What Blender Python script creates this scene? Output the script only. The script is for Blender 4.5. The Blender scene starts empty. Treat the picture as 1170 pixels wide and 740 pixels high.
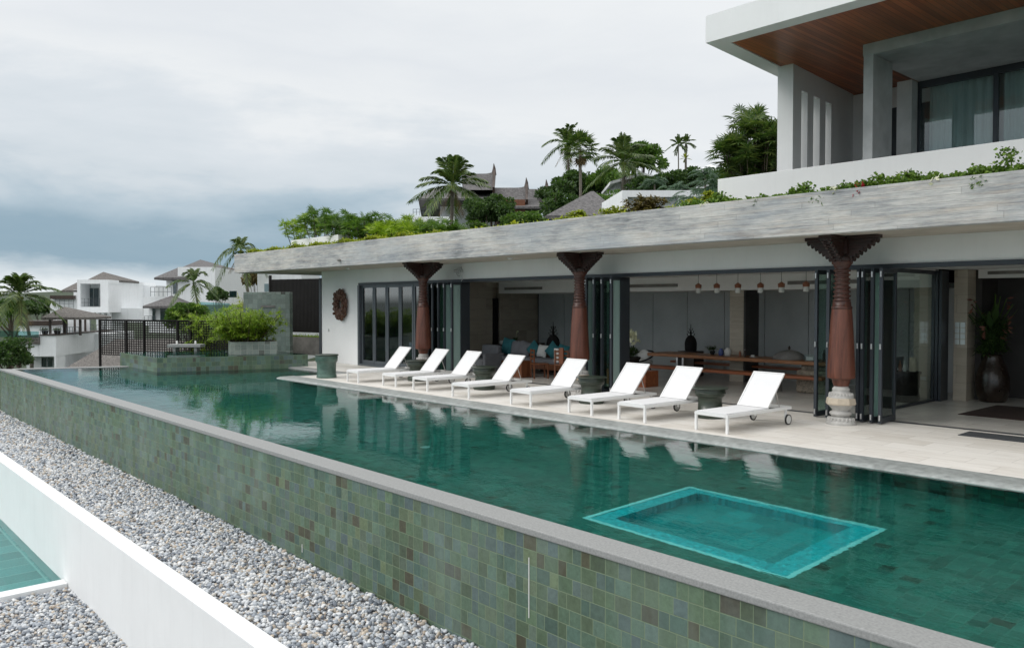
import bpy, math, random
import numpy as np
from mathutils import Vector, Matrix
random.seed(7); RNG = np.random.default_rng(7)
SC = bpy.context.scene
COL = SC.collection
R = math.radians

# ---------------------------------------------------------------- camera
CF, CX, CY, CH = 920.0, 585.0, 370.0, 2.2
cam_d = bpy.data.cameras.new('camera'); cam = bpy.data.objects.new('camera', cam_d); COL.objects.link(cam)
cam_d.sensor_width = 36.0; cam_d.lens = 36.0 * CF / 1170.0; cam_d.clip_start = 0.05; cam_d.clip_end = 6000
TH = math.atan(23 / CF)
FW = Vector((-0.74179279, 0.67062915, 0)); RT = Vector((0.67062915, 0.74179279, 0)); UP = Vector((0, 0, 1))
fwd = FW * math.cos(TH) - UP * math.sin(TH); upv = FW * math.sin(TH) + UP * math.cos(TH)
m = Matrix((RT, upv, -fwd)).transposed().to_4x4(); m.translation = Vector((0, 0, CH))
cam.matrix_world = m
SC.camera = cam

def at(px, py, d):
    """real world point seen at photo pixel px,py at forward distance d (metres)"""
    v = RT * (px - CX) + upv * (CY - py) + fwd * CF
    h = v.dot(FW)
    return Vector((0, 0, CH)) + v * (d / h)

# ---------------------------------------------------------------- world, sun, exposure
SC.render.engine = 'CYCLES'
SC.cycles.use_denoising = True
SC.cycles.max_bounces = 10; SC.cycles.transparent_max_bounces = 16; SC.cycles.transmission_bounces = 8
SC.cycles.glossy_bounces = 5; SC.cycles.diffuse_bounces = 5
SC.cycles.sample_clamp_indirect = 6.0
SC.view_settings.view_transform = 'Standard'; SC.view_settings.look = 'None'
SC.view_settings.gamma = 1.0; SC.view_settings.exposure = 0.2; SC.view_settings.use_curve_mapping = False
SUN_EL, SUN_AZ = R(40), R(212)       # azimuth measured clockwise from +Y
W = bpy.data.worlds.new('World'); SC.world = W; W.use_nodes = True

class NT:
    """tiny node helper"""
    def __init__(s, tree): s.t = tree; s.n = tree.nodes; s.l = tree.links
    def add(s, typ, **kw):
        nd = s.n.new(typ)
        for k, v in kw.items():
            if k.startswith('i_'):
                key = k[2:].replace('_', ' ')
                inp = nd.inputs[int(key)] if key.isdigit() else nd.inputs[key]
                s.put(inp, v)
            else: setattr(nd, k, v)
        return nd
    def put(s, inp, v):
        if isinstance(v, bpy.types.NodeSocket): s.l.new(v, inp)
        elif isinstance(v, bpy.types.Node): s.l.new(v.outputs[0], inp)
        else: inp.default_value = v
    def math(s, op, a, b=0.0, c=None, clamp=False):
        nd = s.n.new('ShaderNodeMath'); nd.operation = op; nd.use_clamp = clamp
        s.put(nd.inputs[0], a); s.put(nd.inputs[1], b)
        if c is not None: s.put(nd.inputs[2], c)
        return nd.outputs[0]
    def mix(s, f, a, b, blend='MIX'):
        nd = s.n.new('ShaderNodeMix'); nd.data_type = 'RGBA'; nd.blend_type = blend
        s.put(nd.inputs[0], f); s.put(nd.inputs[6], a); s.put(nd.inputs[7], b)
        return nd.outputs[2]
    def ramp(s, f, stops, interp='LINEAR'):
        nd = s.n.new('ShaderNodeValToRGB'); nd.color_ramp.interpolation = interp
        el = nd.color_ramp.elements
        while len(el) < len(stops): el.new(0.5)
        for e, (p, c) in zip(el, stops):
            e.position = p; e.color = (c[0], c[1], c[2], 1) if hasattr(c, '__len__') else (c, c, c, 1)
        s.put(nd.inputs[0], f); return nd.outputs[0]
    def noise(s, vec, scale, detail=3, rough=.55, dist=0.0):
        nd = s.n.new('ShaderNodeTexNoise'); nd.inputs['Scale'].default_value = scale
        nd.inputs['Detail'].default_value = detail; nd.inputs['Roughness'].default_value = rough
        nd.inputs['Distortion'].default_value = dist
        if vec is not None: s.put(nd.inputs['Vector'], vec)
        return nd.outputs[0]
    def mapping(s, vec, scale=(1, 1, 1), loc=(0, 0, 0), rot=(0, 0, 0)):
        nd = s.n.new('ShaderNodeMapping'); s.put(nd.inputs[0], vec)
        nd.inputs['Scale'].default_value = scale; nd.inputs['Location'].default_value = loc; nd.inputs['Rotation'].default_value = rot
        return nd.outputs[0]
    def sep(s, vec):
        nd = s.n.new('ShaderNodeSeparateXYZ'); s.put(nd.inputs[0], vec); return nd.outputs
    def comb(s, x, y, z=0.0):
        nd = s.n.new('ShaderNodeCombineXYZ'); s.put(nd.inputs[0], x); s.put(nd.inputs[1], y); s.put(nd.inputs[2], z); return nd.outputs[0]

def srgb(r, g, b):
    f = lambda c: (c / 255 / 12.92) if c / 255 <= .04045 else ((c / 255 + .055) / 1.055) ** 2.4
    return (f(r), f(g), f(b))

def c4(c): return (c[0], c[1], c[2], 1)

def build_world():
    W.node_tree.nodes.clear(); n = NT(W.node_tree)
    tc = n.add('ShaderNodeTexCoord').outputs['Generated']
    x, y, z = n.sep(tc)
    side = n.math('ADD', n.math('MULTIPLY', x, RT.x), n.math('MULTIPLY', y, RT.y))      # -1 west .. +1 east of the view
    side01 = n.math('MULTIPLY_ADD', side, .9, .5, clamp=True)                             # ~0 at far left, 1 at right
    dvec = n.comb(n.math('MULTIPLY', side, 1.6), n.math('MULTIPLY', y, .5), n.math('MULTIPLY', z, 7.0))
    band = n.noise(dvec, 1.6, 5, .55, .3)
    fine = n.noise(n.mapping(tc, (3, 3, 9)), 2.2, 6, .6, .2)
    e = n.math('ADD', z, n.math('MULTIPLY', n.math('SUBTRACT', band, .5), .26))
    e = n.math('ADD', e, n.math('MULTIPLY', n.math('SUBTRACT', fine, .5), .10))
    e = n.math('ADD', e, n.math('MULTIPLY', side01, .11))
    base = n.ramp(e, [(0.0, srgb(132, 158, 175)), (.07, srgb(142, 165, 180)), (.125, srgb(172, 188, 199)),
                      (.165, srgb(200, 208, 214)), (.22, srgb(210, 216, 221)), (.255, srgb(224, 227, 229)), (.33, srgb(217, 221, 225)), (.42, srgb(226, 229, 231)), (1.0, srgb(244, 244, 244))])
    # bright break in the clouds low over the horizon on the left
    lo = n.math('SUBTRACT', 1.0, n.ramp(n.math('ADD', z, n.math('MULTIPLY', n.math('SUBTRACT', fine, .5), .05)), [(.022, 0.0), (.050, 1.0)]))
    lf = n.ramp(side01, [(.0, 1.0), (.2, .55), (.32, 0.0)])
    base = n.mix(n.math('MULTIPLY', lo, lf), base, c4(srgb(232, 236, 238)))
    # bright patch top left
    tl = n.math('MULTIPLY', n.ramp(z, [(.29, 0.0), (.37, 1.0)]), n.ramp(side01, [(.0, 1.0), (.12, 0.0)]))
    base = n.mix(tl, base, (.98, .98, .98, 1))
    # clouds get brighter toward the zenith; darker ground side
    up = n.ramp(z, [(.30, 1.0), (.75, 1.55 / 1.6 * 1.0)])
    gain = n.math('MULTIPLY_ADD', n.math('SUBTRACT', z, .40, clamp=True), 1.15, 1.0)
    gain = n.math('MULTIPLY', gain, n.math('MULTIPLY_ADD', n.math('MULTIPLY', y, -1.0, clamp=True), .40, 1.0))   # extra sky gain behind the camera, added to brighten walls facing it
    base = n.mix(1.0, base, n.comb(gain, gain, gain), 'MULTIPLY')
    below = n.ramp(z, [(0.0, 0.0), (.012, 1.0)])
    base = n.mix(below, (.20, .23, .23, 1), base)
    sky = n.add('ShaderNodeTexSky', sky_type='NISHITA', sun_disc=False)
    sky.sun_elevation = SUN_EL; sky.sun_rotation = SUN_AZ
    bg1 = n.add('ShaderNodeBackground', i_Color=sky.outputs[0], i_Strength=0.10)
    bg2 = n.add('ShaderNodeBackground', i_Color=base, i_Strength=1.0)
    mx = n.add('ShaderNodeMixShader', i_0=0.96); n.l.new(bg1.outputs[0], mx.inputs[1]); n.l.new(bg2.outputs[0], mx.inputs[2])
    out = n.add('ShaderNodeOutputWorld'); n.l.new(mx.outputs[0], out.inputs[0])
build_world()
sun_d = bpy.data.lights.new('sun', 'SUN'); sun = bpy.data.objects.new('sun', sun_d); COL.objects.link(sun)
sun_d.energy = 0.75; sun_d.angle = R(22); sun_d.color = (1.0, .97, .92)
sd = Vector((math.sin(SUN_AZ) * math.cos(SUN_EL), math.cos(SUN_AZ) * math.cos(SUN_EL), math.sin(SUN_EL)))
sun.rotation_euler = sd.to_track_quat('Z', 'Y').to_euler(); sun.location = (0, -10, 30)

# ---------------------------------------------------------------- materials
def new_mat(name):
    m_ = bpy.data.materials.new(name); m_.use_nodes = True; m_.node_tree.nodes.clear()
    n = NT(m_.node_tree); b = n.add('ShaderNodeBsdfPrincipled'); o = n.add('ShaderNodeOutputMaterial')
    n.l.new(b.outputs[0], o.inputs[0]); return m_, n, b, o

def bump(n, b, h, dist=.01, strength=.6):
    bp = n.add('ShaderNodeBump'); bp.inputs['Distance'].default_value = dist; bp.inputs['Strength'].default_value = strength
    n.put(bp.inputs['Height'], h); n.l.new(bp.outputs[0], b.inputs['Normal'])

def simple(name, c, rough=.6, metal=0.0, var=.12, vs=3.0, bs=40.0, bd=.002, spec=.5, c2=None):
    m_, n, b, o = new_mat(name)
    tc = n.add('ShaderNodeTexCoord').outputs['Object']
    nz = n.noise(tc, vs, 5, .6)
    a = tuple(max(0, k * (1 - var)) for k in c); d = c2 if c2 else tuple(min(1, k * (1 + var)) for k in c)
    n.put(b.inputs['Base Color'], n.ramp(nz, [(.3, a), (.7, d)]))
    b.inputs['Roughness'].default_value = rough; b.inputs['Metallic'].default_value = metal
    b.inputs['Specular IOR Level'].default_value = spec
    if bd: bump(n, b, n.noise(tc, bs, 3), bd)
    return m_

def tiles(name, axes='XZ', size=.15, stops=None, grout=(.22, .25, .2), gw=.035, rough=(.18, .5), bd=.004, clus=.5, aspect=1.0, dark=.93, st=.5, irr=False):
    m_, n, b, o = new_mat(name)
    tc = n.add('ShaderNodeTexCoord').outputs['Object']
    s = dict(zip('XYZ', n.sep(tc)))
    u = n.math('DIVIDE', s[axes[0]], size * aspect); v = n.math('DIVIDE', s[axes[1]], size)
    fv = n.math('FLOOR', v)
    if irr:
        pr = n.math('FLOOR', n.math('MULTIPLY', u, .5)); fp = n.math('FRACT', n.math('MULTIPLY', u, .5))
        wq = n.add('ShaderNodeTexWhiteNoise', noise_dimensions='2D'); n.put(wq.inputs['Vector'], n.comb(n.math('ADD', pr, .37), fv))
        bd_ = n.math('MULTIPLY_ADD', n.math('FLOOR', n.math('MULTIPLY', wq.outputs['Value'], 3.0)), .13, .37)     # .37 / .50 / .63
        gt = n.math('GREATER_THAN', fp, bd_)
        fu = n.math('MULTIPLY_ADD', pr, 2.0, gt)
        lo_ = n.math('MULTIPLY', gt, bd_); wd_ = n.math('ADD', n.math('MULTIPLY', gt, n.math('SUBTRACT', 1.0, n.math('MULTIPLY', bd_, 2.0))), bd_)
        fracu = n.math('DIVIDE', n.math('SUBTRACT', fp, lo_), wd_)
    else:
        fu = n.math('FLOOR', u); fracu = n.math('FRACT', u)
    wn = n.add('ShaderNodeTexWhiteNoise', noise_dimensions='2D'); n.put(wn.inputs['Vector'], n.comb(fu, fv))
    r1 = wn.outputs['Value']; r2 = n.sep(wn.outputs['Color'])
    cl = n.noise(n.comb(n.math('MULTIPLY', fu, .09), n.math('MULTIPLY', fv, .16)), 1.0, 3, .6)
    val = n.math('ADD', n.math('MULTIPLY', r1, 1 - clus), n.math('MULTIPLY', n.math('MULTIPLY_ADD', cl, 1.6, -.3), clus), clamp=True)
    col = n.ramp(val, stops)
    dk = n.math('GREATER_THAN', r2[0], dark)
    col = n.mix(n.math('MULTIPLY', dk, .75), col, c4((.055, .042, .026)))
    inner = n.noise(tc, 26, 4, .65)
    col = n.mix(1.0, col, n.ramp(inner, [(.25, .72), (.75, 1.2)]), 'MULTIPLY')
    bri = n.math('MULTIPLY_ADD', r2[1], .4, .8)
    col = n.mix(1.0, col, n.comb(bri, bri, bri), 'MULTIPLY')
    stain = n.ramp(n.noise(n.mapping(tc, (1.2, 1.2, .45)), .9, 5, .65), [(.45, 0.0), (.72, st)])
    col = n.mix(stain, col, c4((.22, .29, .27)))
    du = n.math('ABSOLUTE', n.math('SUBTRACT', fracu, .5)); dv = n.math('ABSOLUTE', n.math('SUBTRACT', n.math('FRACT', v), .5))
    edge = n.math('MAXIMUM', du, dv)
    g = n.ramp(edge, [(.5 - gw * 1.6, 0.0), (.5 - gw * .6, 1.0)])
    col = n.mix(g, col, c4(grout))
    n.put(b.inputs['Base Color'], col)
    n.put(b.inputs['Roughness'], n.math('ADD', n.math('MULTIPLY', r2[2], rough[1] - rough[0]), n.math('MULTIPLY_ADD', g, .3, rough[0])))
    h = n.math('ADD', n.math('MULTIPLY', g, -1.0), n.math('ADD', n.math('MULTIPLY', r1, .5), n.math('MULTIPLY', inner, .4)))
    bump(n, b, h, bd)
    return m_

GREEN = [(0.0, (.040, .048, .034)), (.16, (.066, .092, .055)), (.32, (.088, .142, .082)), (.45, (.060, .108, .088)), (.57, (.092, .152, .102)), (.70, (.080, .118, .122)), (.80, (.112, .152, .082)), (.9, (.09, .105, .07)), (1.0, (.12, .092, .06))]
POOLG = [(0.0, (.030, .10, .08)), (.3, (.058, .17, .135)), (.7, (.075, .205, .16)), (1.0, (.10, .22, .165))]
PALE = [(0.0, (.24, .28, .25)), (.4, (.29, .34, .30)), (.7, (.33, .37, .33)), (1.0, (.40, .42, .37))]
M = {}
M['tile_wall'] = tiles('green_stone_tile_wall', 'XZ', .15, GREEN, (.15, .20, .125), bd=.002, st=.36, rough=(.3, .55), gw=.026, clus=.36, irr=True, dark=.95)
M['tile_side'] = tiles('green_stone_tile_side', 'YZ', .15, GREEN, (.15, .20, .125), gw=.026, irr=True)
M['tile_floor'] = tiles('green_pool_tile_floor', 'XY', .15, POOLG, (.10, .22, .17), clus=.45, gw=.03, irr=True, dark=.985, st=.2)
M['tile_inside'] = tiles('green_pool_tile_inside', 'XZ', .15, POOLG, (.06, .10, .08), clus=.4)
M['tile_pale'] = tiles('pale_green_tile', 'XZ', .2, PALE, (.4, .43, .38), gw=.03, clus=.6, dark=.985)
M['tile_greywall'] = tiles('grey_green_stone_wall', 'XZ', .2, [(0, (.13, .17, .145)), (.5, (.19, .235, .205)), (1, (.26, .29, .26))], (.15, .18, .16), gw=.02, clus=.6, dark=.98)
M['tile_cyan'] = tiles('cyan_mosaic', 'XY', .05, [(0, (.03, .47, .54)), (1, (.05, .58, .63))], (.08, .55, .58), clus=.2, dark=1.1, st=0.0, bd=.001)
M['tile_teal'] = tiles('teal_basin_tile', 'XY', .3, [(0, (.02, .31, .32)), (1, (.03, .38, .38))], (.03, .3, .3), clus=.3, dark=1.1, st=0.0)
M['tile_lower'] = tiles('lower_pool_tile', 'XY', .9, [(0, (.16, .42, .42)), (.5, (.2, .5, .49)), (1, (.28, .58, .56))], (.5, .75, .73), gw=.02, aspect=.6, clus=.3, dark=1.1, st=0.0)

def travertine(name, light, dark, axes='XY', size=(.9, .45), rough=.55, gl=.5, bdark=.8):
    m_, n, b, o = new_mat(name)
    tc = n.add('ShaderNodeTexCoord').outputs['Object']; s = dict(zip('XYZ', n.sep(tc)))
    a, c = s[axes[0]], s[axes[1]]
    v = n.math('DIVIDE', c, size[1]); fv = n.math('FLOOR', v)
    u = n.math('ADD', n.math('DIVIDE', a, size[0]), n.math('MULTIPLY', fv, .5)); fu = n.math('FLOOR', u)
    wn = n.add('ShaderNodeTexWhiteNoise', noise_dimensions='2D'); n.put(wn.inputs['Vector'], n.comb(fu, fv))
    vec = n.comb(n.math('MULTIPLY', a, 1.3), n.math('MULTIPLY', c, 6.0), n.math('MULTIPLY', wn.outputs['Value'], 20))
    nz = n.noise(vec, 1.2, 6, .65, .4)
    val = n.math('ADD', n.math('MULTIPLY', nz, .75), n.math('MULTIPLY', wn.outputs['Value'], .3))
    col = n.ramp(val, [(.3, dark), (.62, light)])
    pit = n.ramp(n.noise(vec, 16, 3, .7), [(.62, 0.0), (.72, .35)])
    col = n.mix(pit, col, c4(tuple(k * .6 for k in dark)))
    du = n.math('ABSOLUTE', n.math('SUBTRACT', n.math('FRACT', u), .5)); dv = n.math('ABSOLUTE', n.math('SUBTRACT', n.math('FRACT', v), .5))
    g = n.math('MAXIMUM', n.ramp(du, [(.492, 0.0), (.497, 1.0)]), n.ramp(dv, [(.486, 0.0), (.494, 1.0)]))
    col = n.mix(n.math('MULTIPLY', g, .5), col, c4(tuple(k * .55 for k in dark)))
    n.put(b.inputs['Base Color'], col); b.inputs['Roughness'].default_value = rough
    b.inputs['Specular IOR Level'].default_value = gl
    bump(n, b, n.math('SUBTRACT', nz, g), .003)
    return m_
M['deck'] = travertine('travertine_deck', (.76, .73, .68), (.60, .56, .50))
M['floor_in'] = travertine('indoor_stone_floor', (.68, .66, .62), (.58, .56, .52), rough=.22)
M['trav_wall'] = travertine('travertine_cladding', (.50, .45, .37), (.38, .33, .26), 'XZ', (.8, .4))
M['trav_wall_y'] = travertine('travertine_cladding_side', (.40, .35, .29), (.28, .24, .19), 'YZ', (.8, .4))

def concrete_board(name):
    m_, n, b, o = new_mat(name)
    tc = n.add('ShaderNodeTexCoord').outputs['Object']; s = n.sep(tc)
    v = n.math('DIVIDE', s[2], .105); fv = n.math('FLOOR', v)
    wn0 = n.add('ShaderNodeTexWhiteNoise', noise_dimensions='1D'); n.put(wn0.inputs['W'], fv)
    u = n.math('ADD', n.math('DIVIDE', s[0], 2.6), n.math('MULTIPLY', wn0.outputs['Value'], 7.0)); fu = n.math('FLOOR', u)
    wn = n.add('ShaderNodeTexWhiteNoise', noise_dimensions='2D'); n.put(wn.inputs['Vector'], n.comb(fu, fv))
    streak = n.noise(n.mapping(tc, (.8, .8, 8.5)), 1.9, 8, .72, .5)
    blot = n.noise(n.mapping(tc, (.6, .6, 1.4)), 1.1, 5, .62)
    val = n.math('ADD', n.math('ADD', n.math('MULTIPLY', streak, .55), n.math('MULTIPLY', blot, .55)), n.math('MULTIPLY', wn.outputs['Value'], .07))
    col = n.ramp(val, [(.40, (.13, .14, .145)), (.47, (.25, .26, .27)), (.54, (.355, .36, .36)), (.61, (.47, .465, .45)), (.69, (.56, .55, .52))])
    warm = n.ramp(n.noise(n.mapping(tc, (.5, .5, 9)), 1.7, 4, .6), [(.5, 0.0), (.7, .5)])
    col = n.mix(warm, col, c4((.47, .40, .33)))
    fn = n.noise(n.mapping(tc, (2.2, 2.2, 30)), 2.0, 6, .75)
    col = n.mix(1.0, col, n.ramp(fn, [(.32, .72), (.5, 1.0), (.7, 1.12)]), 'MULTIPLY')
    cool = n.ramp(n.noise(n.mapping(tc, (.35, .35, 1.0), (5, 3, 1)), 1.0, 4, .6), [(.5, 0.0), (.7, .5)])
    col = n.mix(cool, col, c4((.33, .37, .41)))
    drip = n.ramp(n.noise(n.mapping(tc, (2.5, 2.5, .4)), 1.6, 6, .75), [(.56, 0.0), (.75, .22)])
    col = n.mix(drip, col, c4((.22, .22, .21)))
    dv = n.math('ABSOLUTE', n.math('SUBTRACT', n.math('FRACT', v), .5)); du = n.math('ABSOLUTE', n.math('SUBTRACT', n.math('FRACT', u), .5))
    g = n.math('MAXIMUM', n.ramp(dv, [(.46, 0.0), (.495, 1.0)]), n.ramp(du, [(.497, 0.0), (.499, 1.0)]))
    col = n.mix(n.math('MULTIPLY', g, .42), col, c4((.2, .2, .19)))
    n.put(b.inputs['Base Color'], col); b.inputs['Roughness'].default_value = .8
    bump(n, b, n.math('SUBTRACT', n.math('ADD', streak, n.math('MULTIPLY', wn.outputs['Value'], .6)), g), .006)
    return m_
M['board'] = concrete_board('board_formed_concrete')
M['soffit'] = simple('soffit_concrete', (.44, .40, .34), .85, var=.15, vs=1.5)
M['concrete'] = simple('smooth_grey_concrete', (.44, .455, .455), .8, var=.22, vs=1.6, bs=25)
M['concrete_dark'] = simple('weathered_concrete', (.20, .19, .18), .85, var=.3, vs=2.5, bs=25)
def painted(name, c, k=.88):
    m_, n, b, o = new_mat(name); tc = n.add('ShaderNodeTexCoord').outputs['Object']
    a = n.ramp(n.noise(tc, 1.1, 5, .6), [(.3, .965), (.7, 1.02)])
    dr = n.ramp(n.noise(n.mapping(tc, (3.2, 3.2, .35)), 1.5, 6, .75), [(.5, 1.0), (.78, k)])
    sp = n.ramp(n.noise(tc, 9, 5, .7), [(.62, 1.0), (.80, k)])
    col = n.mix(1.0, n.mix(1.0, n.mix(1.0, c4(c), a, 'MULTIPLY'), dr, 'MULTIPLY'), sp, 'MULTIPLY')
    n.put(b.inputs['Base Color'], col); b.inputs['Roughness'].default_value = .75; bump(n, b, n.noise(tc, 60, 3), .0015); return m_
M['white'] = painted('white_render', (.77, .78, .78), .95)
M['white_far'] = painted('white_villa_render', (.82, .84, .85), .84)
M['ceiling'] = simple('white_ceiling', (.80, .80, .79), .8, var=.03)
M['granite'] = simple('grey_granite_coping', (.26, .265, .26), .55, var=.2, vs=45, bs=160, bd=.002)
M['granite_dk'] = simple('wet_grey_granite', (.30, .32, .31), .35, var=.3, vs=9, bs=90, bd=.003)
M['panel_grey'] = simple('grey_wall_panel', (.42, .44, .44), .6, var=.1, vs=1.2)
M['frame'] = simple('charcoal_aluminium', (.042, .050, .060), .38, .3, var=.08, bd=0)
M['frame_grey'] = simple('grey_aluminium', (.10, .115, .13), .4, .4, var=.08, bd=0)  # lighter grey metal for the glass bay and railings
M['steel'] = simple('brushed_steel', (.6, .6, .6), .3, .9, var=.08, bd=0)
M['black'] = simple('black_paint', (.012, .011, .011), .7, var=.2, bd=.0005, spec=.2)
M['lounger'] = simple('white_powder_coat', (.74, .74, .73), .4, var=.015, bd=0)
M['sling'] = simple('white_sling_fabric', (.74, .74, .745), .8, var=.02, vs=8, bs=400, bd=.0006)
M['rubber'] = simple('black_rubber', (.02, .02, .02), .6, bd=0)
M['glaze'] = simple('dark_green_glaze', (.034, .046, .033), .30, var=.3, vs=6, bs=20, bd=.003)
M['glaze_lt'] = simple('sea_green_glaze', (.075, .13, .105), .28, var=.35, vs=5, bs=20, bd=.003)
M['stone_base'] = simple('carved_pale_stone', (.42, .41, .39), .75, var=.15, vs=8, bs=60, bd=.004)
M['stone_cream'] = simple('cream_stone', (.50, .43, .34), .75, var=.12, vs=8, bs=60, bd=.003)
M['thatch'] = simple('weathered_shingle_thatch', (.135, .125, .115), .95, var=.6, vs=9, bs=14, bd=.08)
M['slate'] = simple('grey_shingle_roof', (.12, .115, .115), .9, var=.5, vs=7, bs=12, bd=.06)
M['dark_wood'] = simple('very_dark_wood', (.045, .028, .02), .5, var=.4, vs=4, bd=.002)
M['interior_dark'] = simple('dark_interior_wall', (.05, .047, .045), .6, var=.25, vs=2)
M['curtain'] = simple('sheer_curtain', (.62, .68, .67), .9, var=.06, vs=3)
M['bark'] = simple('grey_palm_bark', (.17, .15, .125), .9, var=.35, vs=12, bs=30, bd=.02)
M['trunk_brown'] = simple('brown_bark', (.09, .07, .05), .9, var=.4, vs=8, bs=20, bd=.02)
M['teal_cloth'] = simple('teal_fabric', (.02, .13, .15), .85, var=.12)
M['grey_cloth'] = simple('grey_fabric', (.16, .165, .18), .9, var=.1)
M['white_cloth'] = simple('white_fabric', (.6, .6, .58), .9, var=.06)
M['rug'] = simple('dark_brown_rug', (.035, .018, .014), .95, var=.5, vs=14, bs=200, bd=.003)
M['mat'] = simple('charcoal_mat', (.045, .05, .055), .95, var=.2, vs=30, bs=300, bd=.003)
M['brass'] = simple('terracotta_shade', (.22, .075, .035), .45, var=.2, bd=0)
M['ceramic'] = simple('white_ceramic', (.6, .6, .58), .2, var=.04, bd=0)
M['blue_ceramic'] = simple('blue_ceramic', (.06, .09, .25), .2, var=.2, bd=0)
M['vase'] = simple('bronze_glazed_vase', (.022, .014, .010), .22, var=.35, vs=3, bd=.002)
M['soil'] = simple('dark_soil', (.05, .038, .028), .95, var=.4, vs=8)
M['pebblewall'] = simple('pebble_clad_block', (.26, .22, .17), .9, var=.55, vs=24, bs=26, bd=.03)

def wood(name, c1, c2, axis=0, plank=0, rough=.4, across=None):
    m_, n, b, o = new_mat(name)
    tc = n.add('ShaderNodeTexCoord').outputs['Object']; s = n.sep(tc)
    sc = [14, 14, 14]; sc[axis] = 1.0
    off = 0.0
    if plank:
        v = n.math('DIVIDE', s[across], plank); fv = n.math('FLOOR', v)
        wn = n.add('ShaderNodeTexWhiteNoise', noise_dimensions='1D'); n.put(wn.inputs['W'], fv); off = wn.outputs['Value']
    vec = n.mapping(tc, tuple(sc))
    if plank:
        ad = n.add('ShaderNodeVectorMath', operation='ADD'); n.l.new(vec, ad.inputs[0])
        n.l.new(n.comb(n.math('MULTIPLY', off, 40), n.math('MULTIPLY', off, 17), 0.0), ad.inputs[1]); vec = ad.outputs[0]
    nz = n.noise(vec, 1.0, 6, .65, .6)
    val = n.math('ADD', n.math('MULTIPLY', nz, .8), n.math('MULTIPLY', off, .35)) if plank else nz
    col = n.ramp(val, [(.3, c1), (.7, c2)])
    h = nz
    if plank:
        dv = n.math('ABSOLUTE', n.math('SUBTRACT', n.math('FRACT', v), .5)); g = n.ramp(dv, [(.45, 0.0), (.485, 1.0)])
        col = n.mix(g, col, c4((.02, .008, .004))); h = n.math('SUBTRACT', nz, g)
    n.put(b.inputs['Base Color'], col); b.inputs['Roughness'].default_value = rough
    bump(n, b, h, .003)
    return m_
M['soffit_wood'] = wood('red_timber_planks', (.20, .055, .018), (.42, .125, .042), 1, .1, .38, 0)
M['table_wood'] = wood('live_edge_timber', (.19, .075, .03), (.42, .19, .08), 0)
M['bench_wood'] = wood('red_bench_timber', (.18, .05, .018), (.38, .115, .04), 0)
M['column_wood'] = wood('red_brown_column_wood', (.058, .017, .010), (.165, .055, .032), 2, rough=.42)
M['neck_wood'] = wood('dark_turned_wood', (.030, .011, .008), (.10, .034, .022), 2, rough=.4)
M['carved_wood'] = wood('dark_carved_wood', (.014, .007, .006), (.045, .018, .013), 0, rough=.5)
M['orn_wood'] = wood('carved_ornament_wood', (.045, .02, .012), (.13, .06, .035), 1, rough=.55)
M['chair_wood'] = wood('chair_wood', (.10, .03, .012), (.22, .08, .03), 2)

def glass_pane(name, tint=(.86, .93, .91), refl_gain=1.6):
    m_ = bpy.data.materials.new(name); m_.use_nodes = True; m_.node_tree.nodes.clear(); n = NT(m_.node_tree)
    t = n.add('ShaderNodeBsdfTransparent', i_Color=c4(tint)); g = n.add('ShaderNodeBsdfGlossy'); g.inputs['Roughness'].default_value = .01
    lw = n.add('ShaderNodeLayerWeight'); lw.inputs['Blend'].default_value = .5
    fac = n.math('MULTIPLY', n.math('MULTIPLY_ADD', n.math('POWER', lw.outputs['Facing'], 4.0), .9, .045), refl_gain, clamp=True)
    mx = n.add('ShaderNodeMixShader'); n.put(mx.inputs[0], fac); n.l.new(t.outputs[0], mx.inputs[1]); n.l.new(g.outputs[0], mx.inputs[2])
    o = n.add('ShaderNodeOutputMaterial'); n.l.new(mx.outputs[0], o.inputs[0]); return m_
M['glass'] = glass_pane('clear_window_glass', refl_gain=1.2)
M['glass_green'] = glass_pane('greenish_door_glass', (.70, .84, .80), 1.6)
def teal_pane():
    m_, n, b, o = new_mat('pale_teal_pane_glass'); b.inputs['Base Color'].default_value = (.42, .58, .55, 1); b.inputs['Roughness'].default_value = .12; b.inputs['Alpha'].default_value = .62; return m_
M['glass_teal'] = teal_pane()  # even pale teal base colour, partly see-through
M['glass_rail'] = glass_pane('teal_balustrade_glass', (.62, .82, .83), 1.8)
M['glass_dark'] = glass_pane('dark_villa_glass', (.45, .55, .57), 2.2)

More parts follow.
